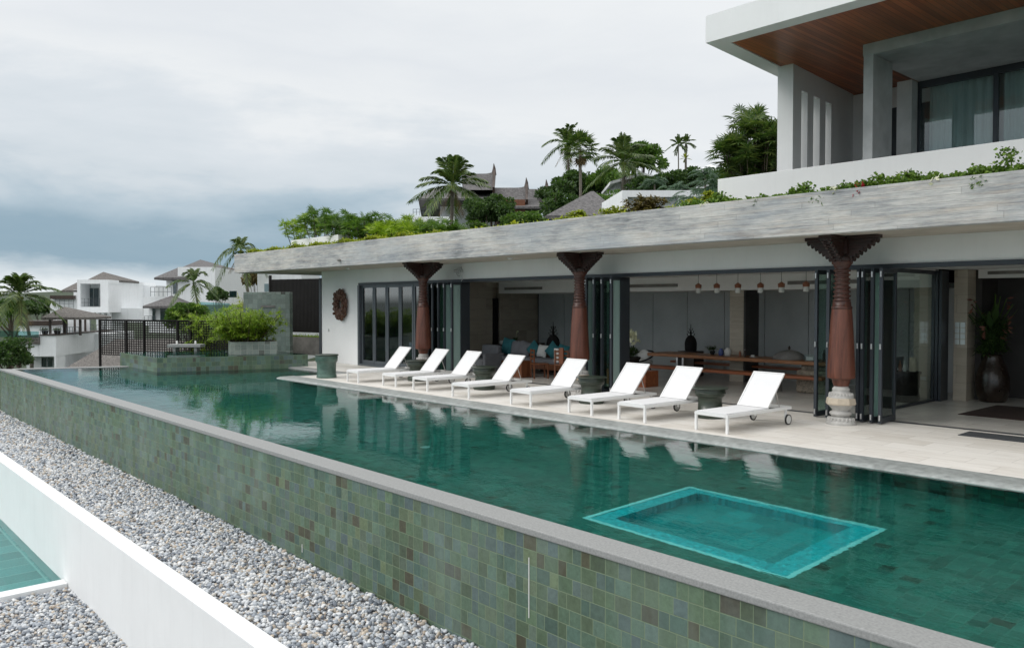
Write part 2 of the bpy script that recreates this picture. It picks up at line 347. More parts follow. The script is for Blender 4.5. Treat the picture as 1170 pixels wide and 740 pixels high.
def water(name, tint, s1=1.0):
    m_ = bpy.data.materials.new(name); m_.use_nodes = True; m_.node_tree.nodes.clear(); n = NT(m_.node_tree)
    tc = n.add('ShaderNodeTexCoord').outputs['Object']
    w1 = n.noise(n.mapping(tc, (1.6, 3.4, 1), rot=(0, 0, R(20))), 1.5, 4, .55, .3)
    w2 = n.noise(n.mapping(tc, (1, 2.2, 1), rot=(0, 0, R(-25))), 7.5, 3, .5)
    patch = n.ramp(n.noise(tc, .35, 2), [(.40, .12), (.62, 1.0)])
    h = n.math('ADD', n.math('MULTIPLY', w1, n.math('MULTIPLY_ADD', patch, .7, .3)), n.math('MULTIPLY', n.math('MULTIPLY', w2, .45), n.math('POWER', patch, 2.0)))
    bp = n.add('ShaderNodeBump'); bp.inputs['Distance'].default_value = .0040 * s1; bp.inputs['Strength'].default_value = 1.0
    n.put(bp.inputs['Height'], h)
    rf = n.add('ShaderNodeBsdfRefraction', i_Color=c4(tint), i_IOR=1.33); rf.inputs['Roughness'].default_value = 0.0; n.l.new(bp.outputs[0], rf.inputs['Normal'])
    gl = n.add('ShaderNodeBsdfGlossy'); gl.inputs['Roughness'].default_value = 0.0; n.l.new(bp.outputs[0], gl.inputs['Normal'])
    fr = n.add('ShaderNodeFresnel', i_IOR=1.33); n.l.new(bp.outputs[0], fr.inputs['Normal'])
    mx = n.add('ShaderNodeMixShader'); n.l.new(fr.outputs[0], mx.inputs[0]); n.l.new(rf.outputs[0], mx.inputs[1]); n.l.new(gl.outputs[0], mx.inputs[2])
    o = n.add('ShaderNodeOutputMaterial'); n.l.new(mx.outputs[0], o.inputs[0]); return m_
M['water'] = water('pool_water', (.50, .94, .92))
M['water_low'] = water('lower_pool_water', (.58, .85, .84), .6)
M['water_spa'] = water('spa_water', (.55, .9, .85), .5)

def leafmat(name, cols, trans=.3, rough=.5):
    m_ = bpy.data.materials.new(name); m_.use_nodes = True; m_.node_tree.nodes.clear(); n = NT(m_.node_tree)
    geo = n.add('ShaderNodeNewGeometry')
    tc = n.add('ShaderNodeTexCoord').outputs['Object']
    r = n.math('ADD', n.math('MULTIPLY', geo.outputs['Random Per Island'], .7), n.math('MULTIPLY', n.noise(tc, 1.3, 3), .45))
    k = len(cols) - 1
    col = n.ramp(r, [(.15 + .75 * i / k, c) for i, c in enumerate(cols)])
    b = n.add('ShaderNodeBsdfPrincipled'); n.put(b.inputs['Base Color'], col); b.inputs['Roughness'].default_value = rough
    b.inputs['Specular IOR Level'].default_value = .35
    t = n.add('ShaderNodeBsdfTranslucent'); n.put(t.inputs['Color'], n.mix(1.0, col, (1.3, 1.5, .7, 1), 'MULTIPLY'))
    mx = n.add('ShaderNodeMixShader', i_0=trans); n.l.new(b.outputs[0], mx.inputs[1]); n.l.new(t.outputs[0], mx.inputs[2])
    o = n.add('ShaderNodeOutputMaterial'); n.l.new(mx.outputs[0], o.inputs[0]); return m_
M['leaf_dark'] = leafmat('dark_foliage', [(.018, .042, .013), (.045, .09, .026), (.085, .14, .04)])
M['leaf_mid'] = leafmat('mid_foliage', [(.03, .07, .012), (.07, .14, .025), (.13, .21, .04)])
M['leaf_bright'] = leafmat('bright_foliage', [(.09, .15, .015), (.19, .29, .025), (.32, .42, .05)])
M['leaf_yellow'] = leafmat('yellow_green_foliage', [(.12, .17, .02), (.26, .31, .03), (.42, .42, .05)])
M['leaf_palm'] = leafmat('palm_fronds', [(.028, .06, .016), (.07, .125, .032), (.15, .19, .055)], .22, .4)
M['leaf_vine'] = leafmat('vine_leaves', [(.05, .10, .015), (.11, .20, .03), (.2, .30, .05)], .25)
M['leaf_blue'] = leafmat('blue_green_fronds', [(.025, .055, .035), (.05, .10, .06), (.09, .15, .085)], .25)
M['leaf_brown'] = leafmat('dry_brown_foliage', [(.07, .05, .02), (.14, .11, .04), (.2, .16, .06)], .2)
M['leaf_dead'] = leafmat('dead_fronds', [(.12, .085, .04), (.2, .14, .07)], .1, .8)
M['flower_w'] = leafmat('cream_petals', [(.6, .58, .45), (.8, .78, .65)], .2)
M['flower_r'] = leafmat('red_petals', [(.35, .02, .04), (.5, .05, .07)], .2)
M['heliconia'] = leafmat('dusty_red_bracts', [(.16, .06, .045), (.30, .14, .11)], .2)

def pebble_mat():
    m_, n, b, o = new_mat('river_pebbles'); geo = n.add('ShaderNodeNewGeometry')
    tc = n.add('ShaderNodeTexCoord').outputs['Object']
    col = n.ramp(geo.outputs['Random Per Island'], [(0, (.13, .15, .18)), (.18, (.28, .31, .35)), (.38, (.44, .47, .50)), (.58, (.58, .60, .62)), (.78, (.74, .74, .73)), (.84, (.50, .49, .46)), (.92, (.44, .37, .30)), (.97, (.58, .50, .40)), (1.0, (.26, .21, .17))])
    col = n.mix(1.0, col, n.ramp(n.noise(tc, 30, 4), [(.3, .8), (.7, 1.1)]), 'MULTIPLY')
    n.put(b.inputs['Base Color'], col); b.inputs['Roughness'].default_value = .6; return m_
M['pebble'] = pebble_mat()
M['gravel_base'] = simple('gravel_bed', (.22, .22, .23), .95, var=.6, vs=40, bs=60, bd=.02)
M['grass'] = simple('grassy_ground', (.028, .045, .02), .95, var=.6, vs=.6, bs=3, bd=.1)
# ---------------------------------------------------------------- mesh helpers
class MB:
    """collects shapes, builds ONE mesh object"""
    def __init__(s): s.v = []; s.f = []; s.sm = []
    def raw(s, vs, fs, smooth=False):
        o = len(s.v); s.v.extend([tuple(v) for v in vs]); s.f.extend([tuple(i + o for i in f) for f in fs]); s.sm.extend([smooth] * len(fs)); return s
    def box(s, x0, x1, y0, y1, z0, z1):
        v = [(x0, y0, z0), (x1, y0, z0), (x1, y1, z0), (x0, y1, z0), (x0, y0, z1), (x1, y0, z1), (x1, y1, z1), (x0, y1, z1)]
        return s.raw(v, [(0, 3, 2, 1), (4, 5, 6, 7), (0, 1, 5, 4), (1, 2, 6, 5), (2, 3, 7, 6), (3, 0, 4, 7)])
    def obox(s, c, ax, half):
        """oriented box: centre, three axis vectors, three half sizes"""
        c = Vector(c); a = [Vector(k).normalized() * h for k, h in zip(ax, half)]
        v = [c + a[0] * i + a[1] * j + a[2] * k for k in (-1, 1) for (i, j) in ((-1, -1), (1, -1), (1, 1), (-1, 1))]
        return s.raw(v, [(0, 3, 2, 1), (4, 5, 6, 7), (0, 1, 5, 4), (1, 2, 6, 5), (2, 3, 7, 6), (3, 0, 4, 7)])
    def bar(s, p, q, w, h=None, up=(0, 0, 1)):
        p, q = Vector(p), Vector(q); d = (q - p); L = d.length; d.normalize(); u = Vector(up)
        if abs(d.dot(u)) > .98: u = Vector((0, 1, 0))
        sd_ = d.cross(u).normalized(); u = sd_.cross(d)
        return s.obox((p + q) / 2, (d, sd_, u), (L / 2, w / 2, (h or w) / 2))
    def prism(s, poly, z0, z1):
        n = len(poly); v = [(x, y, z0) for x, y in poly] + [(x, y, z1) for x, y in poly]
        fs = [tuple(range(n - 1, -1, -1)), tuple(range(n, 2 * n))] + [(i, (i + 1) % n, n + (i + 1) % n, n + i) for i in range(n)]
        return s.raw(v, fs)
    def extr(s, prof, axis, a0, a1):
        """profile list (u,z) extruded along axis 'x' (u=y) or 'y' (u=x)"""
        n = len(prof)
        mk = (lambda u, z, a: (a, u, z)) if axis == 'x' else (lambda u, z, a: (u, a, z))
        v = [mk(u, z, a0) for u, z in prof] + [mk(u, z, a1) for u, z in prof]
        fs = [tuple(range(n - 1, -1, -1)), tuple(range(n, 2 * n))] + [(i, (i + 1) % n, n + (i + 1) % n, n + i) for i in range(n)]
        return s.raw(v, fs)
    def lathe(s, prof, c=(0, 0, 0), seg=24, smooth=True, rot=0.0, caps=True, sc=(1, 1)):
        v = []; fs = []
        for (z, r) in prof:
            for k in range(seg):
                a = 2 * math.pi * k / seg + rot; v.append((c[0] + r * math.cos(a) * sc[0], c[1] + r * math.sin(a) * sc[1], c[2] + z))
        for i in range(len(prof) - 1):
            for k in range(seg):
                a, b = i * seg + k, i * seg + (k + 1) % seg; fs.append((a, b, b + seg, a + seg))
        s.raw(v, fs, smooth)
        if caps:
            s.raw(v[:seg], [tuple(range(seg - 1, -1, -1))]); s.raw(v[-seg:], [tuple(range(seg))])
        return s
    def tube(s, pts, r, seg=8, smooth=True):
        pts = [Vector(p) for p in pts]; n = len(pts); rr = r if hasattr(r, '__len__') else [r] * n
        v = []; prev = None
        for i, p in enumerate(pts):
            d = (pts[min(i + 1, n - 1)] - pts[max(i - 1, 0)]).normalized()
            u = prev if prev is not None else (Vector((0, 0, 1)) if abs(d.z) < .9 else Vector((1, 0, 0)))
            a = d.cross(u)
            if a.length < 1e-4: a = d.cross(Vector((1, 0, 0)))
            a.normalize(); b = a.cross(d); prev = b
            for k in range(seg):
                t = 2 * math.pi * k / seg; v.append(p + (a * math.cos(t) + b * math.sin(t)) * rr[i])
        fs = [(i * seg + k, i * seg + (k + 1) % seg, (i + 1) * seg + (k + 1) % seg, (i + 1) * seg + k) for i in range(n - 1) for k in range(seg)]
        s.raw(v, fs, smooth); s.raw(v[:seg], [tuple(range(seg - 1, -1, -1))]); s.raw(v[-seg:], [tuple(range(seg))]); return s
    def ball(s, c, r, sc=(1, 1, 1), seg=12, rings=8):
        prof = []
        v = []; fs = []
        for i in range(rings + 1):
            ph = math.pi * i / rings
            for k in range(seg):
                t = 2 * math.pi * k / seg
                v.append((c[0] + r * sc[0] * math.sin(ph) * math.cos(t), c[1] + r * sc[1] * math.sin(ph) * math.sin(t), c[2] - r * sc[2] * math.cos(ph)))
        for i in range(rings):
            for k in range(seg):
                fs.append((i * seg + k, i * seg + (k + 1) % seg, (i + 1) * seg + (k + 1) % seg, (i + 1) * seg + k))
        return s.raw(v, fs, True)
    def build(s, name, mt, parent=None, world=False, bevel=0.0):
        me = bpy.data.meshes.new(name); vs = s.v
        if world and parent is not None:
            inv = parent.matrix_basis.inverted(); vs = [tuple(inv @ Vector(v)) for v in vs]
        me.from_pydata(vs, [], s.f); me.polygons.foreach_set('use_smooth', s.sm)
        me.materials.append(mt if not isinstance(mt, str) else M[mt])
        o = bpy.data.objects.new(name, me); COL.objects.link(o)
        if parent: o.parent = parent
        if bevel:
            bv = o.modifiers.new('bevel', 'BEVEL'); bv.width = bevel; bv.segments = 2; bv.limit_method = 'ANGLE'; bv.angle_limit = R(40)
        me.update()
        return o

def tag(o, label=None, cat=None, group=None, kind=None):
    if label: o['label'] = label
    if cat: o['category'] = cat
    if group: o['group'] = group
    if kind: o['kind'] = kind
    return o
def thing(name, label, cat, loc=(0, 0, 0), rz=0.0, group=None):
    o = bpy.data.objects.new(name, None); COL.objects.link(o); o.location = loc; o.rotation_euler = (0, 0, rz); o.empty_display_size = .2
    o.matrix_basis = Matrix.Translation(Vector(loc)) @ Matrix.Rotation(rz, 4, 'Z')
    return tag(o, label, cat, group)
def dup(root, loc, rz, label, scale=1.0):
    def cp(o, par):
        c = o.copy(); COL.objects.link(c)
        if par: c.parent = par
        for ch in [k for k in KIDS.get(o.name, [])]: cp(ch, c)
        return c
    KIDS.clear()
    for o in COL.objects:
        if o.parent: KIDS.setdefault(o.parent.name, []).append(o)
    r = cp(root, None); r.location = loc; r.rotation_euler = (0, 0, rz); r.scale = (scale,) * 3; r['label'] = label
    return r
KIDS = {}
def struct(name, mb, mt, **k):
    return tag(mb.build(name, mt, **k), kind='structure')

def np_mesh(name, V, F, mt, parent=None, world=True, smooth=False):
    """V (n,3) array, F (m,k) array of equal-size faces"""
    V = np.asarray(V, dtype=np.float32); F = np.asarray(F, dtype=np.int32); k = F.shape[1]
    if world and parent is not None:
        inv = np.array(parent.matrix_basis.inverted()); V = V @ inv[:3, :3].T.astype(np.float32) + inv[:3, 3].astype(np.float32)
    me = bpy.data.meshes.new(name); me.vertices.add(len(V)); me.vertices.foreach_set('co', V.ravel())
    me.loops.add(F.size); me.loops.foreach_set('vertex_index', F.ravel())
    me.polygons.add(len(F)); me.polygons.foreach_set('loop_start', np.arange(0, F.size, k, dtype=np.int32)); me.polygons.foreach_set('loop_total', np.full(len(F), k, dtype=np.int32))
    if smooth: me.polygons.foreach_set('use_smooth', np.ones(len(F), dtype=bool))
    me.update(calc_edges=True); me.materials.append(M[mt] if isinstance(mt, str) else mt)
    o = bpy.data.objects.new(name, me); COL.objects.link(o)
    if parent: o.parent = parent
    return o

# ---- foliage: each leaf is a small four-cornered blade
def norm(a): return a / np.maximum(np.linalg.norm(a, axis=-1, keepdims=True), 1e-6)
def blades(P, D, S, L, Wd, fold=.0):
    """P base points, D directions, S side vectors, L lengths, Wd widths -> quads (diamond blades)"""
    L = np.broadcast_to(np.asarray(L, float).reshape(-1, 1), (len(P), 1)); Wd = np.broadcast_to(np.asarray(Wd, float).reshape(-1, 1), (len(P), 1))
    a = P; b = P + D * L * .45 + S * Wd * .5; c = P + D * L - np.array([0, 0, 1]) * L * fold; d = P + D * L * .45 - S * Wd * .5
    V = np.stack([a, b, c, d], 1).reshape(-1, 3); F = np.arange(len(V)).reshape(-1, 4)
    return V, F
def join(parts):
    Vs, Fs, o = [], [], 0
    for V, F in parts: Vs.append(V); Fs.append(F + o); o += len(V)
    return np.concatenate(Vs), np.concatenate(Fs)
def rand_dirs(n): return norm(RNG.normal(size=(n, 3)))
def crown(center, rad, n, leaf, clumps=34, up=.3, flat=.85):
    """leaf cloud of clumps inside an ellipsoid"""
    center = np.array(center, float); rad = np.array(rad, float)
    cd = rand_dirs(clumps); cd[:, 2] = np.abs(cd[:, 2]) * 1.1 - .35
    cc = cd * RNG.uniform(.25, 1.0, (clumps, 1)) * rad; cr = RNG.uniform(.13, .36, clumps)
    k = RNG.integers(0, clumps, n); d = rand_dirs(n)
    p = cc[k] + d * (RNG.uniform(.3, 1, (n, 1)) ** .5) * (cr[k][:, None]) * rad
    P = center + p
    D = norm(d * .8 + rand_dirs(n) * .8 + np.array([0, 0, up])); S = norm(np.cross(D, rand_dirs(n)))
    L = leaf * RNG.uniform(.6, 1.3, n)
    return blades(P, D, S, L, L * flat * .6, .15)
def tufts(points, nb, L, w, spread=1.0, upb=.6):
    """grass-like / bamboo-like tufts: nb narrow blades from each point"""
    P = np.repeat(np.asarray(points, float), nb, axis=0); n = len(P)
    D = rand_dirs(n) * spread; D[:, 2] = np.abs(D[:, 2]) * .6 + upb * RNG.uniform(-.2, 1, n); D = norm(D)
    S = norm(np.cross(D, np.array([0, 0, 1.0]) + rand_dirs(n) * .2)); l = L * RNG.uniform(.6, 1.2, n)
    mid = P + D * (l * .55)[:, None]
    V1, F1 = blades(P, D, S, l * .62, w)
    D2 = norm(D + np.array([0, 0, -.75])); V2, F2 = blades(mid - D * (l * .1)[:, None], D2, S, l * .55, w * .9)
    return join([(V1, F1), (V2, F2)])
def frond(o, az, el, L, droop, nl=26, ll=.5, lw=.05, vee=.35, spine=.02):
    o = np.array(o, float); h = np.array([math.cos(az), math.sin(az), 0.0]); d = h * math.cos(el) + np.array([0, 0, math.sin(el)])
    t = np.linspace(0, 1, nl + 1)
    sp = o + d * (L * t)[:, None] + np.array([0, 0, -1.0]) * (droop * L * t ** 2)[:, None]
    tg = norm(np.gradient(sp, axis=0)); side = norm(np.cross(tg, np.array([0, 0, 1.0])))
    k = t > .12; P = sp[k]; T = tg[k]; Sd = side[k]; tt = t[k]
    prof = np.sin(np.clip((tt - .05) / .95, 0, 1) * math.pi * .9) ** .6 * .9 + .12
    out = []
    for sg in (-1, 1):
        D = norm(Sd * sg * .72 + T * .72 + np.array([0, 0, -vee]) + RNG.normal(size=P.shape) * .08)
        S = norm(np.cross(D, np.cross(T, D)) * .0 + T)
        out.append(blades(P, D, S, ll * prof * RNG.uniform(.85, 1.1, len(P)), lw, .25))
    # spine as a thin strip of quads
    a = sp + side * spine * (1 - t * .8)[:, None]; b = sp - side * spine * (1 - t * .8)[:, None]
    V = np.concatenate([a, b]); n = len(sp); F = np.array([[i, i + 1, n + i + 1, n + i] for i in range(n - 1)])
    out.append((V, F)); return join(out)
def fan(o, az, el, L, r, nb=14, w=.05):
    o = np.array(o, float); h = np.array([math.cos(az), math.sin(az), 0.0]); d = h * math.cos(el) + np.array([0, 0, math.sin(el)])
    tip = o + d * L; side = norm(np.cross(d, np.array([0, 0, 1.0]))); upn = np.cross(side, d)
    ang = np.linspace(-1.9, 1.9, nb); D = norm(np.outer(np.cos(ang), d) + np.outer(np.sin(ang), side) + np.outer(-.25 * np.ones(nb), upn) * RNG.uniform(0, 1, (nb, 1)))
    P = np.repeat(tip[None], nb, 0); S = norm(np.cross(D, upn))
    bl = blades(P, D, S, r * RNG.uniform(.85, 1.05, nb), w, .12)
    a = np.array([o + side * .012, o - side * .012, tip - side * .012, tip + side * .012]); return join([bl, (a, np.array([[0, 1, 2, 3]]))])

def coconut(base, top, r, label, nf=20, mt='leaf_palm', group=None, name='coconut_palm', trunk_r=.14, bend=.15, fine=1.3, dead=3, droop=.24, lk=1.0):
    base, top = Vector(base), Vector(top); t = thing(name, label, 'palm tree', base, 0, group)
    d = top - base; side = Vector((-.4, .6, 0)) * d.length * bend
    pts = [base + d * k / 6 + side * math.sin(math.pi * k / 6) for k in range(7)]
    MB().tube(pts, [trunk_r * (1.25 - .5 * k / 6) for k in range(7)], 8).build('trunk', 'bark', t, True)
    parts = []
    for i in range(nf):
        az = i * 2.4 + RNG.uniform(-.3, .3); el = R(86) - R(108) * (i / nf) ** 1.15 + RNG.uniform(-.12, .12)
        L = r * RNG.uniform(.9, 1.15)
        parts.append(frond(top, az, el, L, droop * RNG.uniform(.7, 1.2) * (.75 + .25 * math.cos(el)), int(30 * fine), r * .28, max(.055, r * .045) * lk, .10, r * .016))
    V, F = join(parts); np_mesh('crown', V, F, mt, t)
    if dead:
        dp = [frond(top - Vector((0, 0, .1)), RNG.uniform(0, 6.3), R(-55), r * .7, .15, 14, r * .2, r * .03) for _ in range(dead)]
        V, F = join(dp); np_mesh('dead_fronds', V, F, 'leaf_dead', t)
        nuts = MB()
        for k in range(7): a = k * .9; nuts.ball(top + Vector((math.cos(a) * r * .07, math.sin(a) * r * .07, -.06 * r)), r * .045, seg=7, rings=5)
        nuts.build('coconut_cluster', 'leaf_yellow', t, True)
    return t
def fanpalm(base, top, r, label, nf=30, mt='leaf_palm'):
    base, top = Vector(base), Vector(top); t = thing('fan_palm', label, 'palm tree', base)
    MB().tube([base, (base + top) / 2 + Vector((.05, 0, 0)), top], [.16, .12, .11], 8).build('trunk', 'bark', t, True)
    V, F = join([fan(top, i * 2.4, R(85) - R(120) * i / nf, r * .55, r * .5, 15, r * .075) for i in range(nf)]); np_mesh('crown', V, F, mt, t)
    V, F = join([fan(top, i * 1.3, R(-65 - i * 2), r * .5, r * .35, 9, r * .06) for i in range(9)]); np_mesh('dead_fronds', V, F, 'leaf_dead', t)
    return t
def tree(base, c, rad, n, leaf, label, mt='leaf_dark', name='broadleaf_tree', group=None, cat='tree', clumps=36, trunk='trunk_brown'):
    base = Vector(base); c = Vector(c); t = thing(name, label, cat, base, 0, group)
    mb = MB(); h = (c - base).length; kt = min(1, rad[0] / (.35 * h)) ; mb.tube([base, base.lerp(c, .5) + Vector((.1, .05, 0)), c], [.05 * kt * h ** .8, .035 * kt * h ** .8, .012 * kt * h], 7)
    for k in range(6):
        a = k * 1.05; e = c + Vector((math.cos(a) * rad[0] * .6, math.sin(a) * rad[1] * .6, rad[2] * RNG.uniform(-.1, .6)))
        mb.tube([base.lerp(c, .45 + .06 * k), base.lerp(c, .6).lerp(e, .6), e], [.02 * kt * h ** .8, .012 * kt * h ** .8, .005 * kt * h], 5)
    mb.build('trunk', trunk, t, True)
    V, F = crown(c, rad, n, leaf, clumps); np_mesh('crown', V, F, mt, t); return t
def shrub(c, rad, n, leaf, label, mt='leaf_mid', name='shrub', group=None, clumps=22):
    c = Vector(c) - Vector((0, 0, rad[2] * .45)); rad = (rad[0], rad[1], rad[2] * 1.25); t = thing(name, label, 'shrub', c - Vector((0, 0, rad[2] * .8)), 0, group)
    mb = MB()
    for k in range(5):
        a = k * 1.26; mb.tube([c - Vector((0, 0, rad[2] * .85)), c + Vector((math.cos(a) * rad[0] * .5, math.sin(a) * rad[1] * .5, rad[2] * .2))], [.03, .012], 5)
    mb.build('stems', 'trunk_brown', t, True)
    V, F = crown(c, rad, n, leaf, clumps, .5); np_mesh('foliage', V, F, mt, t); return t
def bamboo(base, h, rx, ns, label, mt='leaf_mid', name='clumping_bamboo', group=None, nb=9, bl=.32, bw=.035, lo=.3, cat='plant', tn=10, hv=.35):
    """clump of thin stems carrying tufts of narrow leaves"""
    base = Vector(base); t = thing(name, label, cat, base, 0, group); mb = MB(); pts = []
    for k in range(ns):
        a = RNG.uniform(0, 6.28); q = RNG.uniform(0, 1) ** .5; b = base + Vector((math.cos(a) * rx * .45 * q, math.sin(a) * rx * .45 * q, 0)); hh = h * RNG.uniform(1 - hv, 1)
        tp = b + Vector((math.cos(a) * rx * .6 * q, math.sin(a) * rx * .6 * q, hh)); mb.tube([b, b.lerp(tp, .5) + Vector((0, 0, .03)), tp], [.018, .014, .008], 5)
        for j in range(tn):
            f = lo + (1 - lo) * (j + RNG.uniform(0, 1)) / tn; p = b.lerp(tp, f); w = rx * .34 * (1 - .3 * f)
            pts.append((p.x + RNG.normal() * w * .6, p.y + RNG.normal() * w * .6, p.z + RNG.normal() * .04 * h))
    mb.build('stems', 'trunk_brown', t, True)
    V, F = tufts(pts, nb, bl, bw, 1.0, .35); np_mesh('foliage', V, F, mt, t); return t

def rhapis(base, h, rx, ns, nf, fr, label, mt='leaf_mid', name='lady_palm', cat='plant', group=None, lo=.3, lean=.5, bw=.03, nb=11):
    """clump of cane stems, each topped by small fans of narrow leaves"""
    base = Vector(base); t = thing(name, label, cat, base, 0, group); mb = MB(); out = []
    for k in range(ns):
        a = k * 2.4 + RNG.uniform(-.3, .3); q = ((k + .5) / ns) ** .5; b = base + Vector((math.cos(a) * rx * .45 * q, math.sin(a) * rx * .45 * q, 0)); hh = h * RNG.uniform(.55 if k % 2 else .8, 1.0) * (1 - .25 * q * q)
        tp = b + Vector((math.cos(a) * rx * lean * q, math.sin(a) * rx * lean * q, hh - fr * .6)); mb.tube([b, b.lerp(tp, .5), tp], [.02, .016, .011], 5)
        for j in range(nf):
            f = 1 if j < nf * .45 else RNG.uniform(lo, 1); p = b.lerp(tp, f)
            out.append(fan(tuple(p), RNG.uniform(0, 6.28), R(RNG.uniform(-25, 80)), fr * RNG.uniform(.3, .8), fr * RNG.uniform(.7, 1.0), nb, bw))
    mb.build('stems', 'trunk_brown', t, True); V, F = join(out); np_mesh('foliage', V, F, mt, t); return t

# ---------------------------------------------------------------- terrain
def hgt(x, y):
    sm = lambda a, b, t: (lambda k: k * k * (3 - 2 * k))(min(1, max(0, (t - a) / (b - a))))
    west = sm(-37, -50, x) if x < -37 else 0.0
    z = -2.6 - 4.6 * west
    if y < 4.4 and x > -45: z = min(z, -4.4 - 2.6 * west)
    hill = sm(23, 48, y) * 12.0 + max(0, y - 48) * .14
    hill = min(hill, 38) * (1 - .35 * sm(-70, -120, x)) 
    z = z + hill
    z -= max(0, -x - 90) * .12 * (1 - sm(30, 60, y))
    z -= sm(0, -90, y) * 9
    return max(z, -26)
def terrain():
    xs = list(np.concatenate([np.linspace(-1600, -200, 8), np.linspace(-180, -60, 13), np.linspace(-56, 14, 36), np.linspace(25, 150, 9), [400, 1600]]))
    ys = list(np.concatenate([[-1600, -400], np.linspace(-150, -15, 10), np.linspace(-10, 3.4, 6), [4.4], np.linspace(7, 60, 28), np.linspace(66, 200, 15), [500, 1600]]))
    V = [(x, y, hgt(x, y) + (.35 * math.sin(x * .5) * math.cos(y * .43) if y > 27 or x < -45 else 0)) for y in ys for x in xs]; n = len(xs)
    F = [(j * n + i, j * n + i + 1, (j + 1) * n + i + 1, (j + 1) * n + i) for j in range(len(ys) - 1) for i in range(n - 1)]
    mb = MB(); mb.raw(V, F, True); struct('ground', mb, 'grass')
terrain()

# ---------------------------------------------------------------- pool
ZW = -.05; ZF = -1.22
pe = Vector((1.34, 3.36, 0)).normalized()                      # direction of the pool's slanted west edge
def west(y, off=0.0): return -32.3 + (y - 5.46) * pe.x / pe.y + off / pe.y
def pool():
    t = thing('swimming_pool', 'long infinity pool faced in green stone tiles with grey stone rim', 'pool', (-15, 5.46, -1.9))
    w = MB(); w.prism([(west(5.48), 5.48), (3, 5.48), (3, 5.79), (west(5.79, .28), 5.79)], -1.95, -.10); w.build('front_wall', 'tile_wall', t, True)
    # world-aligned objects keep their tile grid: the parent is only translated
    w = MB(); w.prism([(west(5.79), 5.79), (west(5.79, .28), 5.79), (west(13.6, .28), 13.6), (west(13.6), 13.6)], -3.2, -.10); w.build('end_wall', 'tile_side', t, True)
    c = MB(); c.prism([(west(5.458), 5.458), (3, 5.458), (3, 5.81), (west(5.81, .3), 5.81)], -.10, -.03); c.build('coping', 'granite', t, True, bevel=.012)
    c = MB(); c.prism([(west(5.814), 5.814), (west(5.814, .3), 5.814), (west(13.6, .3), 13.6), (west(13.6), 13.6)], -.10, -.033); c.build('end_coping', 'granite', t, True, bevel=.012)
    # basin floor with the sunken square left open
    jx0, jx1, jy0, jy1 = -6.60, -3.90, 7.10, 9.29
    f = MB(); x0, x1, y0, y1 = -32.2, 3, 5.79, 13.5
    for a, b, c_, d in ((x0, jx0, y0, y1), (jx1, x1, y0, y1), (jx0, jx1, y0, jy0), (jx0, jx1, jy1, y1)):
        f.raw([(a, c_, ZF), (b, c_, ZF), (b, d, ZF), (a, d, ZF)], [(0, 1, 2, 3)])
    f.build('basin_floor', 'tile_floor', t, True)
    MB().box(2.9, 3, 5.79, 11.1, ZF, -.03).build('basin_end', 'tile_side', t, True)
    # sunken square: pale outline, bright cyan ledge, deeper teal well
    o = MB(); e = .06
    for a, b, c_, d in ((jx0, jx1, jy0, jy0 + e), (jx0, jx1, jy1 - e, jy1), (jx0, jx0 + e, jy0 + e, jy1 - e), (jx1 - e, jx1, jy0 + e, jy1 - e)):
        o.box(a, b, c_, d, ZF - .04, ZF + .006)
    o.build('ledge_outline', simple('pale_tile_edge', (.62, .86, .86), .4, var=.05, bd=0), t, True)
    q = MB(); a0, a1, b0, b1 = jx0 + e, jx1 - e, jy0 + e, jy1 - e; i0, i1, k0, k1 = a0 + .21, a1 - .27, b0 + .23, b1 - .14
    for a, b, c_, d in ((a0, i0, b0, b1), (i1, a1, b0, b1), (i0, i1, b0, k0), (i0, i1, k1, b1)):
        q.box(a, b, c_, d, ZF - .35, ZF - .02)
    q.build('cyan_ledge', 'tile_cyan', t, True)
    q = MB(); q.raw([(i0, k0, ZF - .34), (i1, k0, ZF - .34), (i1, k1, ZF - .34), (i0, k1, ZF - .34)], [(0, 1, 2, 3)]); q.build('sunken_well', 'tile_teal', t, True)
    # small pale joint strips on the outer wall
    for xa, xb, za, zb in ((-6.02, -6.008, -1.05, -.42), (-10.95, -10.935, -1.5, -1.38)): MB().box(xa * .965, xb * .965, 5.472, 5.479, 2.2 + (za - 2.2) * .965, 2.2 + (zb - 2.2) * .965).build('overflow_strip', 'ceramic', t, True)
    pl = MB(); pl.lathe([(0, .09), (.02, .085)], (-11.3, 8.2, ZF), 16); pl.build('pool_light', 'ceramic', t, True)
    wt = MB()
    wt.raw([(west(5.79, .28), 5.79, ZW), (2.95, 5.79, ZW), (2.95, 11.15, ZW), (-22.3, 11.15, ZW), (-22.3, 13.1, ZW), (west(13.1, .28), 13.1, ZW)], [(0, 1, 2, 3, 4, 5)])
    struct('pool_water', wt, 'water')
pool()

